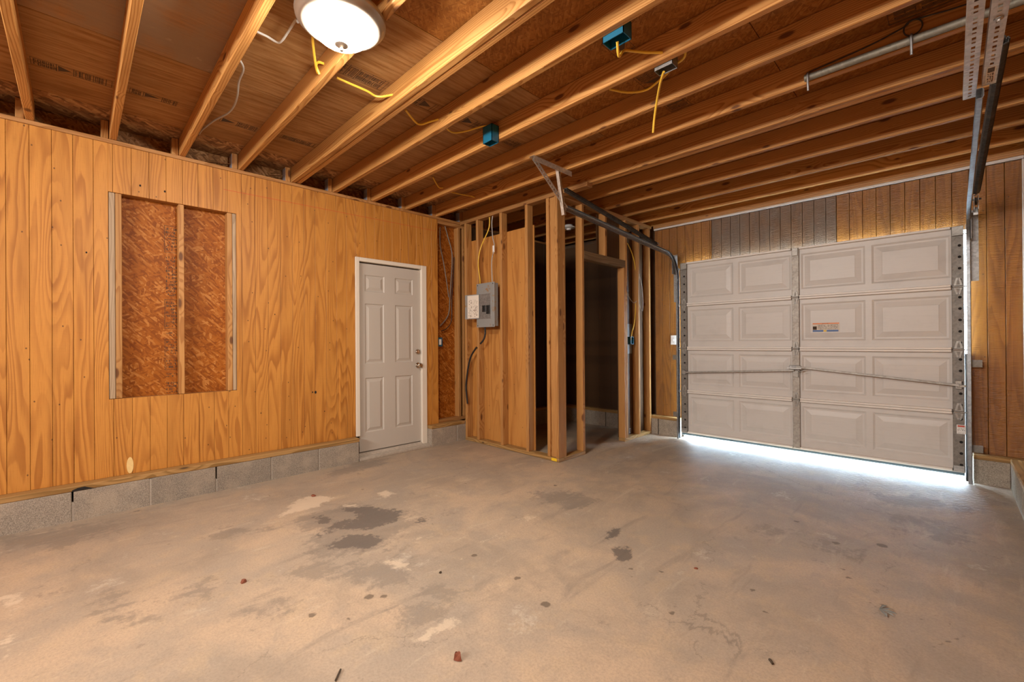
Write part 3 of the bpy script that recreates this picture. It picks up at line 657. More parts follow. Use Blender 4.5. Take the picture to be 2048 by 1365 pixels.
for a, b in ((-4.33, -3.95), (-3.945, -3.54), (-3.535, -3.13), (-3.125, -2.73), (-2.725, -2.446)):
    board('concrete_block', M['cmu'], wb, a + 0.003, b - 0.003, YB, 5.60, -0.05, 0.204, 0.004)
board('concrete_block', M['cmu'], wb, 0.124, 0.335, YB, 5.60, -0.05, 0.204, 0.004)
board('sill_plate', M['sill_x'], wb, -4.33, -2.446, YB - 0.002, 5.52, 0.2045, 0.2425, 0.004)
board('sill_plate', M['sill_x'], wb, 0.124, 0.42, YB - 0.002, 5.52, 0.2045, 0.2425, 0.004)
board('jamb', M['white'], wb, OX0 - 0.02, OX0, 5.50, 5.66, 0.0, OZ + 0.02)
board('jamb', M['white'], wb, OX1, OX1 + 0.02, 5.502, 5.66, 0.206, OZ + 0.02)
board('weather_seal', M['dark'], wb, 0.080, OX1 - 0.001, 5.44, 5.498, 0.0, 1.10, 0)
board('jamb', M['white'], wb, OX0, OX1, 5.502, 5.66, OZ, OZ + 0.02)
tag(MB().box(-2.80, 0.425, 5.468, 5.4985, 2.704, 2.7245).build('trim_1', M['trim'], None, 0.002), 'thin pale strip along the top of the garage door wall', 'trim', kind='structure')
board('top_plate', M['plate_x'], wb, -2.80, 0.43, 5.455, 5.4985, 2.726, 2.7635)

# ------------------------------------------------------------------ right wall and the wall behind the camera
wr = thing('wall_right', (0.45, 2.3, 0), 'panelled right hand wall standing on concrete blocks', 'wall', kind='structure')
panel_strips(wr, lambda a, b: M['ply_left'], 'panel_board', 'Y', RY, 5.49, 0.243, 2.733, 0.428, -0.014, -2.85, 0.4, [], 'Y')
board('sheathing', M['ply_dark'], wr, 0.52, 0.56, RY - 0.05, 5.62, -0.06, 2.96, 0)
y = 5.41
while y > RY + 0.45:
    board('concrete_block', M['cmu'], wr, 0.335, 0.52, y - 0.402, y - 0.004, -0.05, 0.204, 0.004); y -= 0.41
board('sill_plate', M['sill_y'], wr, 0.333, 0.50, RY, 5.412, 0.2045, 0.2425, 0.004)
board('top_plate', M['plate_y'], wr, 0.42, 0.515, RY, 5.45, 2.7345, 2.7635)
board('corner_strip', M['trim'], wr, 0.415, 0.4275, 5.475, 5.4985, 0.245, 2.70)
wq = thing('wall_rear', (-2, RY, 0), 'plain plywood wall behind the camera', 'wall', kind='structure')
board('panel_board', M['ply_left'], wq, -4.62, 0.54, RY - 0.05, RY, -0.06, 2.96, 0)

# ------------------------------------------------------------------ ceiling: joists, deck, blocking
ce = thing('ceiling', (-2, 2.3, 2.765), 'open wooden ceiling of pine joists under plywood decking', 'ceiling', kind='structure')
JZ0, JZ1, DZ = 2.765, 2.9045, 2.905
for k, y in [(q, -0.243 + 0.418 * q) for q in range(-6, 0)] + list(enumerate(JO)):
    y = {4: 1.447, 0: -0.245}.get(k, y)
    board('joist', M['joist'], ce, -4.50, 0.50, y, y + 0.042, JZ0, JZ1, 0.004)
    if k == 4: board('joist', M['joist'], ce, -4.50, 0.50, y + 0.048, y + 0.088, JZ0 + 0.002, JZ1, 0.005)
    if k == 9: board('joist', M['joist'], ce, -4.50, 0.50, y + 0.046, y + 0.086, JZ0, JZ1, 0.004)
# decking sheets, long side along Y, seams over real joints
DS = [(-4.60, -4.214, 'osb_rim2'), (-4.210, -3.224, 'deck'), (-3.220, -1.988, 'deck'), (-1.984, -0.742, 'deck'), (-0.738, 0.56, 'deck')]
M['osb_rim2'] = osb('osb_eave', 'XY', (0.16, 0.075, 0.03), (0.34, 0.17, 0.07), (0.52, 0.32, 0.15), 0.8)
for i, (a, b, mk) in enumerate(DS):
    ys = [-1.02, (0.2, 0.62, 0.62, 1.86, 0.62)[i], (2.9, 3.06, 3.06, 4.0, 3.06)[i], 5.62]
    for j, (c, d) in enumerate(zip(ys[:-1], ys[1:])):
        m = M[mk]
        if i == 2 and j == 0: m = M['deck_stain']
        if i >= 3 or (i == 2 and j == 2): m = M['osb_deck']
        board('deck_sheet', m, ce, a, b, c + 0.002, d - 0.002, DZ, DZ + 0.018, 0)
board('deck_sheet', M['deck'], ce, -4.62, 0.56, RY - 0.05, -1.022, DZ, DZ + 0.018, 0)
board('subroof', M['dark'], ce, -4.64, 0.58, RY - 0.06, 5.64, DZ + 0.02, DZ + 0.05, 0)
board('rim_board', M['osb_rim'], ce, -4.60, -4.575, -1.0, 5.6, 2.70, DZ - 0.001, 0)
board('rim_board', M['osb_rim'], ce, 0.50, 0.519, -1.0, 5.6, 2.764, DZ - 0.001, 0)
for k, y in enumerate(JO[:13]):
    y = {4: 1.447, 0: -0.245}.get(k, y)
    b = board('squash_block', M['stud'], ce, -4.50, -4.425, y - 0.046, y - 0.004, JZ0, JZ1 - 0.003)
    if k >= 3:
        t = board('side_plate', M['bluegrey'], ce, -4.505, -4.428, y - 0.049, y - 0.0465, JZ0 + 0.004, JZ1 - 0.012, 0); t['label'] = 'thin blue-grey plate against the block'
    if k >= 7:
        board('squash_block', M['stud'], ce, 0.43, 0.495, y - 0.05, y - 0.004, JZ0, JZ1 - 0.003)
        board('side_plate', M['bluegrey'], ce, 0.425, 0.4295, y - 0.05, y - 0.008, JZ0 + 0.002, JZ1 - 0.012, 0)
# debris lying on the plate
for y, z in ((0.86, 2.80), (0.78, 2.79), (1.25, 2.80)):
    MB().bar((-4.46, y, z - 0.012), (-4.50, y + 0.14, z + 0.03), 0.03, 0.004).build('wood_scrap', M['osb_rim'], ce)
# stamps on the decking
PD = lambda u, v, h: (v, u, DZ - 0.0004 - 0.0005 * h)
def stamp(y0, y1, xc, w, mode, seed):
    rg = random.Random(seed); mb = MB(); w *= 1.25
    rect_lines(mb, PD, y0, y1, xc - w / 2, xc + w / 2, 0.0022)
    u = y0 + 0.012
    def blk(a, b, c, d):
        mb.add([PD(p, q, h) for h in (0, 1) for p, q in ((a, c), (b, c), (b, d), (a, d))], [(0, 3, 2, 1), (4, 5, 6, 7), (0, 1, 5, 4), (1, 2, 6, 5), (2, 3, 7, 6), (3, 0, 4, 7)])
    hw = w / 2; first = True
    while u < y1 - 0.03:
        seg = min(rg.uniform(0.045, 0.095), y1 - 0.012 - u); k = rg.random()
        if k < 0.25 and seg > 0.05:
            a = [(u, xc - hw * 0.75), (u + seg * 0.9, xc), (u, xc + hw * 0.75)]
            mb.add([PD(p, q, h) for h in (0, 1) for p, q in a], [(0, 2, 1), (3, 4, 5), (0, 1, 4, 3), (1, 2, 5, 4), (2, 0, 3, 5)])
        else:
            rows = 1 if k < 0.65 else 2; q = u
            while q < u + seg - 0.008:
                lw = rg.uniform(0.010, 0.017)
                for rr in range(rows):
                    c0 = xc - hw * 0.8 + rr * w * 0.42; c1 = c0 + w * (0.8 if rows == 1 else 0.34)
                    blk(q, q + 0.0038, c0, c1)
                    if rg.random() < 0.7: blk(q + lw - 0.0055, q + lw - 0.002, c0, c1)
                    if rg.random() < 0.6: blk(q, q + lw - 0.002, c1 - 0.0045, c1)
                    if rg.random() < 0.6: m_ = (c0 + c1) / 2; blk(q, q + lw - 0.002, m_ - 0.002, m_ + 0.002)
                    if rg.random() < 0.5: blk(q, q + lw - 0.002, c0, c0 + 0.0045)
                q += lw + 0.002
        blk(u + seg + 0.003, u + seg + 0.0065, xc - hw, xc + hw)
        u += seg + 0.012
    o = mb.build('printed_stamp', M[mode], ce); o['kind'] = 'stuff'; o['label'] = 'dark printed stamp on the decking'
for i, (a, b, x, w, md) in enumerate(((-0.19, 0.165, -3.80, 0.075, 'ink'), (0.25, 0.50, -3.80, 0.06, 'ink2'), (0.76, 1.0, -3.825, 0.07, 'ink'), (1.17, 1.43, -3.80, 0.06, 'ink2'), (1.08, 1.43, -2.60, 0.10, 'ink'),
                                     (1.62, 1.82, -2.60, 0.09, 'ink2'), (2.06, 2.25, -2.575, 0.09, 'ink'), (2.53, 2.67, -2.60, 0.08, 'ink2'), (2.10, 2.26, -1.32, 0.10, 'ink2'), (2.52, 2.68, -1.34, 0.13, 'ink2'), (2.94, 3.09, -1.36, 0.12, 'ink'), (2.92, 3.08, -0.10, 0.20, 'ink'))):
    stamp(a, b, x, w, md, 20 + i)

# ------------------------------------------------------------------ closet partition
YA, XC = 3.465, -2.82
wc = thing('wall_closet', (-3.4, 3.6, 0), 'bare stud partition with plywood backing round the corner closet', 'wall', kind='structure')
ST = 2.722
board('sill_plate', M['sill_x'], wc, -4.328, XC, YA, YA + 0.089, 0.001, 0.039)
board('sill_plate', M['sill_y'], wc, XC - 0.089, XC, YA + 0.0895, 3.925, 0.001, 0.039)
board('sill_plate', M['sill_y'], wc, XC - 0.089, XC, 4.74, 5.41, 0.001, 0.039)
board('top_plate', M['plate_x'], wc, -4.41, -2.45, YA, YA + 0.089, ST + 0.001, ST + 0.041)
board('top_plate', M['plate_y'], wc, XC - 0.089, XC, YA + 0.0895, 5.45, ST + 0.001, ST + 0.041)
for x in (-4.326, -4.100, -3.680, -3.275, -2.972):
    board('stud', M['stud'], wc, x, x + 0.039, YA, YA + 0.0885, 0.0395, ST)
board('stud', M['stud'], wc, XC - 0.039, XC - 0.0003, YA, YA + 0.0885, 0.0395, ST)
board('blocking', M['stud'], wc, -2.9325, -2.860, YA + 0.018, YA + 0.056, 0.0395, ST)
for y in (YA + 0.0895, 3.884, 4.742, 5.085, 5.37):
    board('stud', M['stud'], wc, XC - 0.0885, XC - 0.0003, y, y + 0.039, 0.0395, ST if y != 4.742 else 2.131)
for y in (4.335, 4.782): board('stud', M['stud'], wc, XC - 0.0885, XC - 0.0003, y, y + 0.039, 2.2215 if y < 4.5 else 0.0395, ST)
board('header', M['header'], wc, XC - 0.0885, XC - 0.0003, 3.924, 4.7815, 2.132, 2.221)
MB().box(-4.40, -3.222, YA + 0.0895, YA + 0.1015, 0.04, 2.512).build('plywood_sheet', M['ply_part'], wc)
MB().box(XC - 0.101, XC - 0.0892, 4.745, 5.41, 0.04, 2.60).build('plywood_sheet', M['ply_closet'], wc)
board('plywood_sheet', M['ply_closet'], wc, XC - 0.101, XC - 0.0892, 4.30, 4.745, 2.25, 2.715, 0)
MB().box(XC - 0.0888, XC - 0.0880, 4.925, 5.075, 1.07, 1.45).build('paint_patch', M['greypaint'], wc)['label'] = 'grey paint patch on the closet plywood'

# things fixed in the closet corner
tg = MB().box(-2.915, -2.845, YA - 0.004, YA - 0.0005, 0.006, 0.034).build('yellow_tag', M['yellowtag']); tag(tg, 'small yellow tag stapled to the corner of the closet floor plate', 'tag')
for i, (y, z) in enumerate(((4.915, 0.085), (5.015, 0.085))):
    o = MB(); PG = lambda u, v, h: (XC - 0.0886 + 0.001 * h, u, v)
    rect_lines(o, PG, y - 0.018, y + 0.018, z - 0.03, z + 0.03, 0.008)
    ob = o.build('mending_plate', M['galv']); tag(ob, ('left' if i == 0 else 'right') + ' hand bright steel mending plate low in the closet wall bay', 'plate', 'mending plates on the closet wall')
bb = thing('junction_box', (XC - 0.085, 4.98, 1.2), 'blue outlet box in the closet wall bay with yellow cable', 'junction box')
def open_box(parent, x0, x1, y0, y1, z0, z1, t, open_face, mat=None):
    mb = MB()
    w = {'+X': (x0, x0 + t, y0, y1, z0, z1), '-Z': (x0, x1, y0, y1, z1 - t, z1), '-Y': (x0, x1, y1 - t, y1, z0, z1)}[open_face]
    mb.box(*w)
    for ax in 'XYZ':
        if open_face[1] == ax: continue
        if ax == 'X': mb.box(x0, x0 + t, y0, y1, z0, z1); mb.box(x1 - t, x1, y0, y1, z0, z1)
        if ax == 'Y': mb.box(x0, x1, y0, y0 + t, z0, z1); mb.box(x0, x1, y1 - t, y1, z0, z1)
        if ax == 'Z': mb.box(x0, x1, y0, y1, z0, z0 + t); mb.box(x0, x1, y0, y1, z1 - t, z1)
    return mb.build('box_shell', mat or M['blue'], parent)
open_box(bb, XC - 0.088, XC - 0.03, 4.945, 5.02, 1.19, 1.285, 0.004, '+X')
MB().box(XC - 0.06, XC - 0.05, 4.965, 5.0, 1.20, 1.26).build('receptacle', M['blue'], bb)
cable('yellow_cable', [(-2.86, 4.895, 2.46), (-2.86, 5.02, 2.328), (-2.86, 5.09, 2.143), (-2.86, 5.095, 1.81), (-2.855, 5.06, 1.507), (-2.855, 4.985, 1.341), (-2.86, 4.96, 1.24)], M['yellow'], 'yellow cable curving down the closet wall to the blue box', 0.006)
cable('grey_cable', [(-2.80, 5.09, 2.09), (-2.79, 5.045, 1.88), (-2.79, 5.06, 1.70), (-2.79, 5.135, 1.62), (-2.79, 5.15, 1.75), (-2.79, 5.12, 1.95), (-2.81, 5.095, 2.08)], M['greycable'], 'thin grey cable hung in a loop on the closet stud', 0.004)
cable('grey_cable', [(-2.90, 4.90, 1.93), (-2.88, 4.96, 1.79), (-2.87, 5.06, 1.72), (-2.84, 5.09, 1.75)], M['greycable'], 'short grey cable sagging across the closet bay behind the loop', 0.004)
ld = thing('lampholder', (-3.55, 4.60, 2.70), 'round white lampholder on the ceiling inside the closet', 'lampholder')
MB().lathe((-3.55, 4.60, 2.765), [(0.055, 0), (0.06, -0.02), (0.09, -0.03), (0.09, -0.036), (0.03, -0.05), (0.03, -0.065), (0.0, -0.065)], (0, 0, 1), 24).build('plate', M['white'], ld, 0, True)

# electrical panel
ep = thing('electrical_panel', (-3.86, 3.43, 1.41), 'grey rusty electrical panel with its small door hanging open', 'electrical panel')
MB().box(-4.005, -3.703, 3.405, 3.464, 1.415, 1.915).build('cabinet', M['panelgrey'], ep, 0.004)
MB().box(-4.012, -3.697, 3.396, 3.404, 1.405, 1.925).build('cover', M['panelgrey'], ep, 0.002)
MB().box(-3.945, -3.75, 3.391, 3.3955, 1.505, 1.795).build('dead_front', M['galv_dull'], ep, 0.002)
for i, (x0, x1, z0, z1) in enumerate(((-3.895, -3.846, 1.585, 1.662), (-3.825, -3.768, 1.558, 1.660))):
    n_b = 3 if i == 0 else 4; hz = (z1 - z0) / n_b
    for k in range(n_b):
        bkr = MB().box(x0, x1, 3.380, 3.3905, z0 + k * hz + 0.001, z0 + (k + 1) * hz - 0.001).build('breaker', M['blackcable'], ep, 0.001)
        MB().box(x0 + 0.012, x0 + 0.03, 3.374, 3.3795, z0 + k * hz + 0.006, z0 + (k + 1) * hz - 0.006).build('switch', M['blackcable'], bkr)
dl = MB().prism([(-4.178, 3.352), (-3.951, 3.384), (-3.951, 3.388), (-4.179, 3.356)], 1.508, 1.800, 'XY').build('panel_door', M['panelgrey'], ep)
dl['label'] = 'open panel door with a paper directory'
MB().prism([(-4.135, 3.3572), (-3.956, 3.3825), (-3.956, 3.3815), (-4.135, 3.3562)], 1.518, 1.79, 'XY').build('paper_directory', M['paper'], dl)
gm = MB(); PE = lambda u, v, h: (u, 3.3825 - (-3.956 - u) * 0.1413 - 0.0014 - 0.0005 * h, v)
glyphs(gm, PE, -4.12, -4.06, 1.53, 1.74, 14, rng, 0.4, 0.008); glyphs(gm, PE, -4.04, -3.975, 1.53, 1.74, 14, rng, 0.4, 0.008)
g_ = gm.build('printed_lines', M['ink2'], dl); g_['kind'] = 'stuff'
for x, z in ((-3.99, 1.905), (-3.72, 1.905), (-3.99, 1.425), (-3.72, 1.425)):
    MB().lathe((x, 3.396, z), [(0.006, 0), (0.006, 0.002), (0, 0.003)], (0, -1, 0), 10).build('screw', M['dark'], ep)
cable('yellow_cable', [(-3.886, 3.50, 2.74), (-3.898, 3.50, 2.592), (-4.00, 3.46, 2.374), (-4.045, 3.455, 2.193), (-4.01, 3.45, 1.99), (-3.985, 3.43, 1.93)], M['yellow'], 'yellow cable dropping from the plate into the electrical panel', 0.007)
cable('grey_cable', [(-3.824, 3.50, 2.74), (-3.844, 3.50, 2.647), (-3.831, 3.50, 2.475), (-3.803, 3.50, 2.353), (-3.818, 3.47, 2.186), (-3.778, 3.44, 1.93)], M['greycable'], 'grey cable with a white tag entering the top of the electrical panel', 0.006)
tg2 = MB().box(-3.822, -3.792, 3.488, 3.492, 2.29, 2.37).build('cable_tag', M['white']); tag(tg2, 'small white tag on the grey cable above the panel', 'tag')
cable('black_cable', [(-3.90, 3.43, 1.41), (-3.892, 3.425, 1.33), (-3.915, 3.42, 1.26), (-3.97, 3.415, 1.211)], M['blackcable'], 'short black cable stub below the electrical panel', 0.011)
cable('black_cable', [(-4.083, 3.452, 1.168), (-4.198, 3.452, 1.044), (-4.262, 3.452, 0.856), (-4.291, 3.452, 0.666), (-4.263, 3.45, 0.462)], M['blackcable'], 'thick black cable curving down the stud beside the closet plywood', 0.011)
# open bay beside the door
cable('grey_cable', [(-4.47, 3.20, 2.66), (-4.47, 3.20, 2.44), (-4.47, 3.246, 2.243), (-4.47, 3.294, 2.0), (-4.475, 3.33, 1.80)], M['darkcable'], 'grey cable slanting down the open bay, left of the others', 0.006)
cable('grey_cable', [(-4.48, 3.282, 2.69), (-4.48, 3.323, 2.573), (-4.48, 3.39, 2.346), (-4.48, 3.37, 1.994), (-4.48, 3.351, 1.784), (-4.48, 3.324, 1.574), (-4.48, 3.197, 1.432)], M['darkcable'], 'longest grey cable bowing down the middle of the open bay', 0.007)
cable('grey_cable', [(-4.465, 3.41, 2.318), (-4.465, 3.37, 1.784), (-4.465, 3.36, 1.505), (-4.465, 3.28, 1.40), (-4.465, 3.206, 1.372)], M['blackcable'], 'dark cable hooking under at the foot of the open bay', 0.005)
ob = thing('outlet', (-4.49, 3.19, 1.24), 'bare outlet in a blue box in the bay beside the door', 'outlet')
MB().box(-4.509, -4.455, 3.140, 3.215, 1.18, 1.29).build('box_shell', M['blue'], ob, 0.003)
MB().box(-4.4545, -4.448, 3.16, 3.195, 1.20, 1.27).build('receptacle', M['white'], ob, 0.003)

# ------------------------------------------------------------------ garage door
d2 = thing('door_2', (-1.165, 5.40, 0.05), 'grey beige sectional garage door of four panelled rows', 'door', kind='structure')
GX0, GX1 = -2.402, 0.078
ZS = [0.086, 0.600, 1.136, 1.679, 2.204]
PX4 = [(-2.297, -1.785), (-1.730, -1.205), (-1.112, -0.585), (-0.537, 0.000)]
for i in range(4):
    z0, z1 = ZS[i], ZS[i + 1]
    rc = [(a, b, z0 + 0.085, z1 - 0.068) for a, b in PX4]
    fm = raised_face((GX0, GX1), (z0 + 0.018, z1 - 0.018), rc, lambda u, v, d: (u, 5.404 + d, v), [(0.016, 0.009), (0.030, 0.010), (0.074, 0.001), (0.080, -0.001)])
    fm.box(GX0, GX1, 5.420, 5.424, z0, z1)
    sec = fm.build('door_section', M['door_skin'], d2)
    for (a, b) in ((z0 + 0.001, z0 + 0.021), (z1 - 0.021, z1 - 0.001)):
        for c0, c1 in ((GX0 + 0.084, -1.196), (-1.125, 0.000)):
            MB().box(c0, c1, 5.364, 5.4038, a, b).build('rail', M['door_rail'], sec, 0.004)
    for n_, x0, x1 in (('end_stile', GX0, -2.321), ('center_stile', -1.193, -1.128), ('end_stile', 0.003, GX1)):
        s_ = MB().box(x0, x1, 5.3785, 5.4036, z0 + 0.002, z1 - 0.002).build(n_, M['stile_dark' if n_ == 'end_stile' else 'stile'], sec, 0.003)
        if n_ == 'end_stile':
            hm = MB(); xh = x1 - 0.030 if x0 < -1 else x0 + 0.050
            for k in range(5):
                hm.lathe((xh, 5.3784, z0 + 0.06 + k * 0.098), [(0.0115, 0), (0.0115, 0.0008)], (0, -1, 0), 12)
            hm.build('knockout_hole', M['dark'], s_)
# hinges
def hinge(x, z, w, top=True):
    h = MB()
    h.prism([(x - w, z + 0.008), (x + w, z + 0.008), (x + w * 0.45, z + 0.075), (x - w * 0.45, z + 0.075)], 5.3685, 5.378, 'XZ')
    h.prism([(x - w, z - 0.008), (x - w * 0.4, z - 0.068), (x + w * 0.4, z - 0.068), (x + w, z - 0.008)], 5.3685, 5.378, 'XZ')
    h.tube([(x - w * 1.15, 5.364, z), (x + w * 1.15, 5.364, z)], 0.0095, 10)
    o = h.build('hinge', M['hinge'], d2, 0.0)
    MB().lathe((x, 5.3685, z + 0.066), [(0.006, 0), (0.006, 0.004), (0, 0.005)], (0, -1, 0), 8).lathe((x, 5.3685, z - 0.060), [(0.006, 0), (0.006, 0.004), (0, 0.005)], (0, -1, 0), 8).build('bolt', M['galv_dull'], o)
    MB().prism([(x - w * 0.42, z + 0.016), (x + w * 0.42, z + 0.016), (x + w * 0.16, z + 0.058), (x - w * 0.16, z + 0.058)], 5.3678, 5.3684, 'XZ').prism([(x - w * 0.42, z - 0.016), (x - w * 0.16, z - 0.052), (x + w * 0.16, z - 0.052), (x + w * 0.42, z - 0.016)], 5.3678, 5.3684, 'XZ').build('slot', M['stile_dark'], o)
    return o
for z in ZS[1:4]:
    for x, w in ((0.042, 0.028), (-1.160, 0.026), (-2.352, 0.028)):
        hinge(x, z, w)
for x, sgn in ((0.042, 1), (-2.352, -1)):
    for z in (ZS[1], ZS[2], ZS[3], 2.125):
        MB().tube([(x, 5.362, z), (x + sgn * 0.062, 5.362, z)], 0.005, 8).lathe((x + sgn * 0.058, 5.362, z), [(0.012, 0), (0.018, 0.002), (0.018, 0.010), (0.012, 0.012)], (sgn, 0, 0), 14).build('roller', M['galv_dull'], d2, 0, True)
    MB().box(x - 0.035, x + 0.035, 5.366, 5.378, 2.13, 2.198).box(x - 0.035, x + 0.035, 5.352, 5.368, 2.118, 2.128).build('top_bracket', M['hinge'], d2, 0.001)
    MB().box(x - 0.036, x + 0.03, 5.362, 5.378, 0.088, 0.14).build('bottom_bracket', M['galv'], d2, 0.001)
MB().box(-1.187, -1.135, 5.366, 5.378, 2.12, 2.20).build('top_bracket', M['hinge'], d2, 0.002)
# locking bar and latch
MB().bar((-2.37, 5.345, 0.836), (-1.17, 5.345, 0.910), 0.010, 0.018, (0, 0, 1)).build('lock_bar', M['hinge'], d2, 0.001)
MB().bar((-1.15, 5.340, 0.948), (0.045, 5.340, 0.832), 0.010, 0.020, (0, 0, 1)).build('lock_bar', M['hinge'], d2, 0.001)
lk = MB().box(-1.215, -1.118, 5.345, 5.372, 0.918, 0.962).build('lock_plate', M['galv_dull'], d2, 0.003)
MB().bar((-1.235, 5.33, 0.935), (-1.10, 5.33, 0.930), 0.008, 0.010).bar((-1.13, 5.345, 0.895), (-1.075, 5.30, 0.925), 0.012, 0.010).build('handle', M['galv'], lk, 0.001)
MB().box(-1.188, -1.138, 5.366, 5.378, 0.838, 0.905).build('bracket', M['hinge'], d2, 0.002)
MB().box(0.020, 0.060, 5.350, 5.378, 0.80, 0.87).box(0.03, 0.085, 5.338, 5.350, 0.815, 0.838).build('bracket', M['hinge'], d2, 0.002)
MB().box(-2.375, -2.33, 5.352, 5.378, 0.81, 0.86).build('bracket', M['galv_dull'], d2, 0.002)
MB().box(GX0, GX1, 5.384, 5.426, 0.078, 0.0875).build('bottom_channel', M['door_rail'], d2, 0.002)
MB().prism([(5.388, 0.079), (5.424, 0.079), (5.424, 0.062), (5.416, 0.050), (5.400, 0.050), (5.388, 0.062)], GX0 + 0.004, GX1 - 0.004, 'YZ').build('bottom_seal', M['rubber'], d2)
# warning label and tag
lb = MB().box(-1.015, -0.789, 5.3995, 5.4045, 1.311, 1.402).build('warning_label', M['paper'], d2); lb['label'] = 'white warning label with orange and blue bands'
def flat(mb_name, mat, par, x0, x1, z0, z1, y=5.3994, t=0.0006): return MB().box(x0, x1, y - t, y, z0, z1).build(mb_name, mat, par)
flat('orange_band', M['orange'], lb, -1.013, -0.791, 1.390, 1.401); flat('blue_band', M['bluelabel'], lb, -1.013, -0.922, 1.312, 1.330); flat('blue_band', M['bluelabel'], lb, -0.894, -0.797, 1.312, 1.330)
flat('yellow_band', M['yellowtag'], lb, -0.920, -0.896, 1.313, 1.329); flat('picture', M['ink'], lb, -1.012, -0.978, 1.333, 1.368)
gm = MB(); PL = lambda u, v, h: (u, 5.3992 - 0.0005 * h, v)
glyphs(gm, PL, -0.968, -0.80, 1.336, 1.386, 5, rng, 0.8, 0.006); glyphs(gm, PL, -0.93, -0.88, 1.3915, 1.400, 1, rng, 0.9, 0.006)
g_ = gm.build('printed_lines', M['ink2'], lb); g_['kind'] = 'stuff'
t2 = MB().box(0.026, 0.082, 5.3765, 5.378, 0.412, 0.490).build('warning_tag', M['white'], d2); t2['label'] = 'white tag with a red heading'
flat('red_band', M['red'], t2, 0.032, 0.074, 0.472, 0.485, 5.3764); gm = MB(); PL = lambda u, v, h: (u, 5.3763 - 0.0005 * h, v)
glyphs(gm, PL, 0.032, 0.076, 0.432, 0.466, 4, rng, 0.5, 0.005); glyphs(gm, PL, 0.036, 0.066, 0.416, 0.424, 1, rng, 0.95, 0.006); g_ = gm.build('printed_lines', M['ink'], t2); g_['kind'] = 'stuff'

# ------------------------------------------------------------------ tracks, springs, hangers
def cross_sweep(pts, prof, side):
    """sweep an open channel profile (a: sideways, b: in-plane normal) along a path in the YZ plane at x = side"""
    mb = MB(); P = [Vector(p) for p in pts]; m = len(prof); vs = []; fs = []
    for i, p in enumerate(P):
        d = (P[min(i + 1, len(P) - 1)] - P[max(i - 1, 0)]).normalized(); nrm = Vector((0, -d.z, d.y))
        for a, b in prof: vs.append(p + Vector((a, 0, 0)) + nrm * b)
    for i in range(len(P) - 1):
        for k in range(m): fs.append((i * m + k, i * m + (k + 1) % m, (i + 1) * m + (k + 1) % m, (i + 1) * m + k))
    fs += [tuple(range(m)), tuple(range((len(P) - 1) * m, len(P) * m))]
    return mb.add(vs, fs)
def track_prof(s):
    t = 0.0022; w = 0.013; h = 0.026
    # C channel opening towards the door (sign s), rounded on the closed side
    o = [(s * w, h), (-s * w * 0.6, h), (-s * w, h * 0.6), (-s * w, -h * 0.6), (-s * w * 0.6, -h), (s * w, -h)]
    i_ = [(s * w, -h + t), (-s * w * 0.5, -h + t), (-s * (w - t), -h * 0.55), (-s * (w - t), h * 0.55), (-s * w * 0.5, h - t), (s * w, h - t)]
    return o + i_
def arc(y0, z0, R, n=10):
    return [(y0 - R + R * math.cos(t), z0 + R * math.sin(t)) for t in [math.pi / 2 * k / n for k in range(n + 1)]]
def make_track(x, s, label):
    t = thing('door_track', (x, 5.36, 0), label, 'garage door track', 'galvanised garage door tracks')
    R = 0.30; yv = 5.356
    vert = [(x, yv, 0.004), (x, yv, 1.0), (x, yv, 2.0)]
    cross_sweep(vert, track_prof(s), x).build('vertical_track', M['track'], t, 0, True)
    bend = [(x, y, z) for y, z in arc(yv, 2.001, R, 12)]
    end = Vector((x, 3.12, 2.425)); st_ = Vector(bend[-1])
    path = bend[:-1] + [tuple(st_ + (end - st_) * k) for k in (0, 0.25, 0.5, 0.75, 1.0)]
    cross_sweep(path, track_prof(s), x).build('curved_track', M['track'], t, 0, True)
    return t
def perf_strip(parent, a, b, w, normal, n_h, name='perforated_angle', flange=None, mat=None, hole=0.0075):
    """flat perforated steel strip from a to b: real slots between thin webs"""
    a, b = Vector(a), Vector(b); L = (b - a).length; d = (b - a) / L; nn = Vector(normal).normalized(); sd = d.cross(nn).normalized(); nn = sd.cross(d).normalized(); th = 0.0022
    mb = MB()
    def slab(u0, u1, v0, v1):
        c = [a + d * u + sd * v + nn * (q * th / 2) for q in (-1, 1) for u, v in ((u0, v0), (u1, v0), (u1, v1), (u0, v1))]
        mb.add(c, [(0, 3, 2, 1), (4, 5, 6, 7), (0, 1, 5, 4), (1, 2, 6, 5), (2, 3, 7, 6), (3, 0, 4, 7)])
    hw = hole * 0.8; slab(0, L, -w / 2, -hw); slab(0, L, hw, w / 2)
    p = L / n_h
    for k in range(n_h):
        fill = p * (0.45 if k % 2 else 0.68)
        slab(k * p, k * p + fill, -hw, hw)
    if flange:
        f = Vector(flange); mb.bar(a + sd * (w / 2) + f / 2, b + sd * (w / 2) + f / 2, 0.0022, f.length, f)
    return mb.build(name, mat or M['perf'], parent)

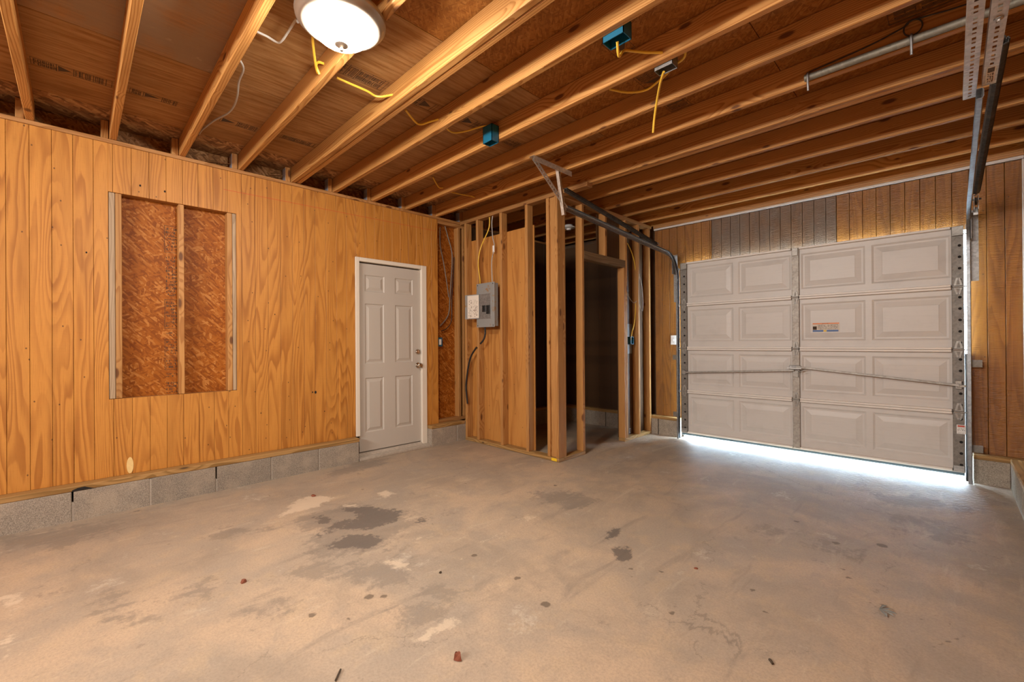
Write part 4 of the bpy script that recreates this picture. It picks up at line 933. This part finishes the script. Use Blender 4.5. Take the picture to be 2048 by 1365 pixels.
tl = make_track(-2.428, 1, 'left galvanised garage door track curving back over the closet wall')
tr = make_track(0.106, -1, 'right galvanised garage door track running back overhead')
for t, x, s in ((tl, -2.428, -1), (tr, 0.106, 1)):
    for z in (0.30, 1.02):
        MB().box(min(x + s * 0.010, x + s * 0.075), max(x + s * 0.010, x + s * 0.075), 5.372, 5.378, z - 0.03, z + 0.03).box(x + s * 0.012 - 0.002, x + s * 0.012 + 0.002, 5.345, 5.372, z - 0.02, z + 0.02).build('wall_bracket', M['stile_dark'], t, 0.0)
    # flag bracket at the bend
    MB().box(min(x + s * 0.012, x + s * 0.060), max(x + s * 0.012, x + s * 0.060), 5.385, 5.391, 1.72, 2.32).build('flag_bracket', M['galv_dull'], t)
    MB().box(x + s * 0.014 - 0.0015, x + s * 0.014 + 0.0015, 5.24, 5.385, 2.06, 2.30).build('bracket_plate', M['galv_dull'], t)
# hanger of the left track: ceiling angle, post and brace
perf_strip(tl, (-2.428, 2.655, 2.758), (-2.428, 3.16, 2.758), 0.056, (0, 0, 1), 14, 'ceiling_angle', (0, 0, -0.045), None, 0.009)
perf_strip(tl, (-2.418, 2.67, 2.745), (-2.412, 3.10, 2.415), 0.046, (1, 0, 0), 16, 'hanger_brace', None, None, 0.009)
perf_strip(tl, (-2.425, 2.99, 2.75), (-2.425, 3.075, 2.355), 0.050, (1, -0.25, 0), 12, 'hanger_post', (0.03, 0, 0), None, 0.009)
# perforated angle stiffening the right track and carrying on over the camera side
pa = perf_strip(tr, (0.072, 3.22, 2.452), (0.072, 1.30, 2.452), 0.046, (0, 0, 1), 48, 'perforated_angle', (0, 0, 0.04))
pb = perf_strip(tr, (0.135, 3.12, 2.455), (0.135, 2.32, 2.455), 0.046, (0, 0, 1), 20, 'perforated_angle', (0, 0, 0.04))
pc = perf_strip(tr, (0.140, 2.42, 2.462), (0.140, 1.30, 2.480), 0.046, (0, 0, 1), 28, 'perforated_angle', (0, 0, 0.04))
bl = MB().lathe((0.135, 2.50, 2.4535), [(0.014, 0), (0.014, 0.004), (0.008, 0.006), (0.006, 0.012), (0, 0.012)], (0, 0, -1), 12).build('bolt', M['galv'], tr)
sk = MB().box(0.120, 0.150, 2.92, 3.09, 2.4515, 2.4535).build('barcode_sticker', M['paper'], tr); sk['label'] = 'white barcode sticker'
gm = MB(); PS = lambda u, v, h: (v, u, 2.4513 - 0.0005 * h)
for k in range(12): gm.add([PS(2.925 + 0.004 * k, v, h) if False else PS(2.925 + 0.0042 * k + e * 0.002, v, h) for h in (0, 1) for e, v in ((0, 0.124), (1, 0.124), (1, 0.146), (0, 0.146))], [(0, 3, 2, 1), (4, 5, 6, 7), (0, 1, 5, 4), (1, 2, 6, 5), (2, 3, 7, 6), (3, 0, 4, 7)])
glyphs(gm, PS, 2.985, 3.085, 0.124, 0.146, 3, rng, 0.7, 0.007); g_ = gm.build('printed_lines', M['ink'], sk); g_['kind'] = 'stuff'
def spring(a, b, label, r=0.019):
    t = thing('extension_spring', a, label, 'spring', 'garage door extension springs')
    a, b = Vector(a), Vector(b); d = (b - a); L = d.length; d /= L; sd = d.orthogonal().normalized(); u = d.cross(sd); n = 150; pts = []
    for k in range(n * 8 + 1):
        th = 2 * math.pi * k / 8; pts.append(a + d * (L * k / (n * 8)) + (sd * math.cos(th) + u * math.sin(th)) * r)
    MB().tube(pts, 0.0052, 5).build('coil', M['spring'], t, 0, True)
    MB().tube([a - d * 0.03, a, b, b + d * 0.04], 0.006, 6).build('safety_cable', M['spring'], t)
    MB().tube(spline([b + d * 0.01 + sd * r, b + d * 0.04 + sd * r, b + d * 0.07, b + d * 0.05 - sd * r]), 0.005, 6).build('end_hook', M['galv_dull'], t)
    return t
spring((-2.505, 3.20, 2.632), (-2.505, 4.95, 2.40), 'dark coil spring beside the left track')
spring((0.186, 3.17, 2.667), (0.142, 4.95, 2.372), 'dark coil spring beside the right track')
pl = thing('spring_pulley', (0.15, 5.10, 2.32), 'steel pulley and fork at the wall end of the right spring', 'pulley')
MB().lathe((0.145, 5.12, 2.335), [(0.03, -0.007), (0.036, -0.006), (0.026, 0), (0.036, 0.006), (0.03, 0.007)], (1, 0, 0), 20).build('wheel', M['galv_dull'], pl, 0, True)
MB().box(0.132, 0.135, 5.07, 5.20, 2.26, 2.38).box(0.156, 0.159, 5.07, 5.20, 2.26, 2.38).box(0.132, 0.159, 5.19, 5.20, 2.24, 2.30).build('fork', M['galv'], pl)
MB().tube([(0.12, 5.10, 2.345), (0.175, 5.10, 2.345)], 0.008, 8).build('axle_bolt', M['spring'], pl)
cable('lift_cable', [(0.09, 5.352, 0.15), (0.09, 5.352, 1.2), (0.09, 5.352, 2.2)], M['galv'], 'thin steel lift cable beside the right track', 0.0018)

# ------------------------------------------------------------------ ceiling lamp
def ceiling_lamp(LX, LY, label):
    cl = thing('ceiling_light', (LX, LY, 2.765), label, 'lamp')
    MB().lathe((LX, LY, 2.765), [(0.165, 0.0), (0.192, -0.006), (0.200, -0.022), (0.198, -0.036), (0.186, -0.044), (0.182, -0.054), (0.168, -0.062), (0.150, -0.066), (0.140, -0.066), (0.136, -0.058), (0.134, -0.045)], (0, 0, 1), 64).build('lamp_ring', M['lampring'], cl, 0, True)
    dome = [(0.1335 * math.cos(t * math.pi / 2 / 14), -0.060 - 0.085 * math.sin(t * math.pi / 2 / 14)) for t in range(15)]; dome[-1] = (0.0, dome[-1][1])
    MB().lathe((LX, LY, 2.765), dome, (0, 0, 1), 64).build('glass_dome', M['glass'], cl, 0, True)
    MB().lathe((LX, LY, 2.765 - 0.145), [(0.030, 0.008), (0.030, 0.0), (0.018, -0.006), (0.006, -0.010), (0.006, -0.014), (0.010, -0.018), (0.008, -0.026), (0.0, -0.028)], (0, 0, 1), 24).build('finial', M['lampring'], cl, 0, True)
ceiling_lamp(-2.0, 0.88, 'round flush ceiling lamp with glowing white glass dome and pewter ring')

# ------------------------------------------------------------------ ceiling boxes, cables, conduit
b1 = thing('junction_box', (-2.45, 2.22, 2.80), 'blue junction box nailed to the side of a joist mid ceiling', 'junction box')
open_box(b1, -2.50, -2.40, 2.190, 2.262, 2.735, 2.86, 0.004, '-Z')
b2 = thing('junction_box', (-1.17, 1.93, 2.75), 'blue junction box hanging open below a joist, nearest the right', 'junction box')
open_box(b2, -1.235, -1.115, 1.888, 1.965, 2.735, 2.82, 0.004, '-Z')
b3 = thing('junction_box', (-1.12, 2.33, 2.76), 'grey flush box cover under the joist with two yellow cables', 'junction box')
open_box(b3, -1.172, -1.065, 2.310, 2.375, 2.748, 2.83, 0.003, '-Z', M['galv_dull'])
GY = 'yellow cables in the ceiling'
cable('yellow_cable', [(-2.20, 0.80, 2.76), (-2.30, 0.86, 2.83), (-2.40, 0.90, 2.84), (-2.55, 0.97, 2.825), (-2.61, 1.004, 2.815)], M['yellow'], 'yellow cable dropping from the lamp to the joist beside it', 0.007, GY)
cable('yellow_cable', [(-2.592, 1.008, 2.80), (-2.580, 0.985, 2.835), (-2.555, 0.988, 2.845), (-2.53, 1.008, 2.835)], M['yellow'], 'short yellow cable stub looping out of the joist by the lamp', 0.007, GY)
cable('yellow_cable', [(-2.615, 1.12, 2.838), (-2.613, 1.20, 2.835), (-2.615, 1.31, 2.835), (-2.61, 1.385, 2.825), (-2.53, 1.45, 2.83)], M['yellow'], 'yellow cable across the bay between lamp and doubled joist', 0.007, GY)
cable('yellow_cable', [(-2.66, 1.62, 2.845), (-2.74, 1.75, 2.835), (-2.74, 1.80, 2.835), (-2.67, 1.82, 2.835), (-2.59, 1.848, 2.835)], M['yellow'], 'yellow cable hooking into the joist left of the blue box', 0.007, GY)
cable('yellow_cable', [(-2.62, 1.89, 2.84), (-2.68, 2.03, 2.835), (-2.62, 2.11, 2.845), (-2.50, 2.19, 2.87), (-2.45, 2.225, 2.862)], M['yellow'], 'yellow cable arching into the mid ceiling blue box', 0.006, GY)
cable('yellow_cable', [(-1.175, 1.93, 2.735), (-1.20, 1.985, 2.70), (-1.215, 2.06, 2.77), (-1.205, 2.14, 2.80), (-1.16, 2.20, 2.80), (-1.10, 2.265, 2.80)], M['yellow'], 'yellow cable running from the right hand blue box to the next joist', 0.007, GY)
cable('yellow_cable', [(-1.52, 2.40, 2.83), (-1.43, 2.47, 2.80), (-1.33, 2.51, 2.79), (-1.23, 2.48, 2.79), (-1.16, 2.44, 2.785), (-1.10, 2.405, 2.79), (-1.03, 2.385, 2.80), (-1.0, 2.31, 2.82)], M['yellow'], 'yellow cable looping level from the grey flush box', 0.007, GY)
cable('yellow_cable', [(-1.13, 2.34, 2.741), (-1.19, 2.42, 2.735), (-1.27, 2.54, 2.72), (-1.33, 2.62, 2.655), (-1.36, 2.66, 2.585)], M['yellow'], 'yellow cable dangling free below the grey flush box', 0.007, GY)
cable('yellow_cable', [(-3.68, 2.55, 2.90), (-3.70, 2.60, 2.86), (-3.72, 2.655, 2.83), (-3.69, 2.682, 2.825)], M['yellow'], 'small yellow cable entering a joist near the left wall', 0.006, GY)
cable('yellow_cable', [(-3.84, 2.90, 2.87), (-3.80, 3.0, 2.86), (-3.70, 3.06, 2.83), (-3.68, 3.10, 2.82)], M['yellow'], 'small yellow cable crossing the bay above the closet', 0.006, GY)
cable('grey_cable', [(-2.17, 0.745, 2.75), (-2.28, 0.775, 2.835), (-2.41, 0.78, 2.845), (-2.48, 0.775, 2.835), (-2.53, 0.765, 2.84), (-2.55, 0.72, 2.86), (-2.53, 0.665, 2.85), (-2.50, 0.640, 2.84)], M['greycable'], 'grey cable kinking from the lamp to the joist left of it', 0.006)
cable('grey_cable', [(-2.80, 0.642, 2.83), (-2.89, 0.69, 2.83), (-3.08, 0.71, 2.84), (-3.22, 0.735, 2.83), (-3.42, 0.76, 2.845), (-3.58, 0.755, 2.85), (-3.80, 0.72, 2.87), (-4.05, 0.69, 2.88), (-4.18, 0.69, 2.89)], M['greycable'], 'grey cable wandering along the decking towards the left wall', 0.006)
pp = thing('conduit_pipe', (-0.2, 3.07, 2.77), 'galvanised pipe held along a joist by bent hooks', 'pipe')
MB().tube([(-0.605, 3.068, 2.782), (0.36, 3.068, 2.775)], 0.020, 16)  .build('pipe', M['conduit'], pp, 0, True)
for x in (-0.585, -0.136):
    MB().tube(spline([(x, 3.097, 2.815), (x, 3.066, 2.807), (x, 3.043, 2.79), (x, 3.043, 2.745), (x, 3.05, 2.695)]), 0.006, 8).build('hook', M['galv_dull'], pp, 0, True)
wp = [(-0.60, 3.085, 2.812), (-0.582, 3.088, 2.822), (-0.45, 3.09, 2.832), (-0.305, 3.09, 2.845), (-0.17, 3.09, 2.872)]
wp += [(-0.131 + 0.036 * math.cos(math.pi * (0.62 - k / 5)), 3.088 - 0.0006 * k, 2.85 + 0.040 * math.sin(math.pi * (0.62 - k / 5))) for k in range(11)]
wp += [(-0.10, 3.085, 2.885), (0.0, 3.085, 2.87), (0.107, 3.085, 2.862), (0.25, 3.08, 2.86)]
cable('wire', wp, M['spring'], 'dark wire with one loop running above the galvanised pipe', 0.0035, None, 'wire')

# light switch on the garage wall
ls = thing('light_switch', (-2.545, 5.497, 1.24), 'white light switch on the plywood left of the garage door', 'light switch')
MB().box(-2.585, -2.508, 5.491, 5.4995, 1.180, 1.300).build('cover_plate', M['white'], ls, 0.003)
MB().box(-2.553, -2.541, 5.480, 5.4908, 1.228, 1.250).build('toggle', M['white'], ls, 0.002)
for z in (1.268, 1.212): MB().lathe((-2.547, 5.491, z), [(0.004, 0), (0.004, 0.001), (0, 0.002)], (0, -1, 0), 8).build('screw', M['galv_dull'], ls)

# ------------------------------------------------------------------ small litter on the floor
def chip(x, y, r, h, label, seed, mat='brick', name='brick_chip', cat='chip'):
    rg = random.Random(seed); n = 7; mb = MB(); b = []; t = []
    for k in range(n):
        a = 2 * math.pi * k / n; q = r * rg.uniform(0.7, 1.2)
        b.append((x + q * math.cos(a), y + q * 0.8 * math.sin(a), 0.0002)); q *= rg.uniform(0.5, 0.8)
        t.append((x + q * math.cos(a), y + q * 0.8 * math.sin(a), h * rg.uniform(0.6, 1.0)))
    mb.add(b + t, [tuple(range(n - 1, -1, -1)), tuple(range(n, 2 * n))] + [(i, (i + 1) % n, n + (i + 1) % n, n + i) for i in range(n)])
    return tag(mb.build(name, M[mat]), label, cat)
chip(-2.58, 0.605, 0.018, 0.018, 'small red chip on the floor left of centre', 1)
chip(-1.36, 1.045, 0.019, 0.028, 'nearest red chip, standing crumpled at the foot of the picture', 2)
chip(-3.63, 1.345, 0.025, 0.012, 'red chip lying on the cream patch of floor', 3)
chip(-1.93, 1.37, 0.010, 0.008, 'tiny dark chip beside the cream floor scar', 4, 'twig')
chip(-0.98, 2.36, 0.012, 0.006, 'tiny reddish flake on the middle of the floor', 5)
tag(MB().tube(spline([(-0.500, 1.878, 0.004), (-0.495, 1.872, 0.006), (-0.485, 1.862, 0.004)]), 0.005, 6).build('twig', M['twig']), 'short dark twig low at the right of the floor', 'twig')
tag(MB().tube(spline([(-1.625, 0.697, 0.004), (-1.606, 0.681, 0.006), (-1.585, 0.661, 0.004)]), 0.0035, 6).build('twig', M['twig']), 'short dark twig at the bottom edge left of the red chip', 'twig')
lf = MB()
for k in range(5):
    a = k * 0.55 - 1.0; lf.add([(-0.24, 2.58, 0.004), (-0.24 + 0.04 * math.cos(a) - 0.008, 2.58 + 0.04 * math.sin(a), 0.010), (-0.24 + 0.06 * math.cos(a), 2.58 + 0.06 * math.sin(a), 0.005), (-0.24 + 0.04 * math.cos(a) + 0.008, 2.58 + 0.04 * math.sin(a), 0.011),
            (-0.24, 2.58, 0.0025), (-0.24 + 0.04 * math.cos(a) - 0.008, 2.58 + 0.04 * math.sin(a), 0.0085), (-0.24 + 0.06 * math.cos(a), 2.58 + 0.06 * math.sin(a), 0.0035), (-0.24 + 0.04 * math.cos(a) + 0.008, 2.58 + 0.04 * math.sin(a), 0.0095)],
           [(0, 1, 2, 3), (7, 6, 5, 4), (0, 4, 5, 1), (1, 5, 6, 2), (2, 6, 7, 3), (3, 7, 4, 0)])
tag(lf.build('dry_leaf', M['greypaint']), 'dry grey lobed leaf at the right of the floor', 'leaf')
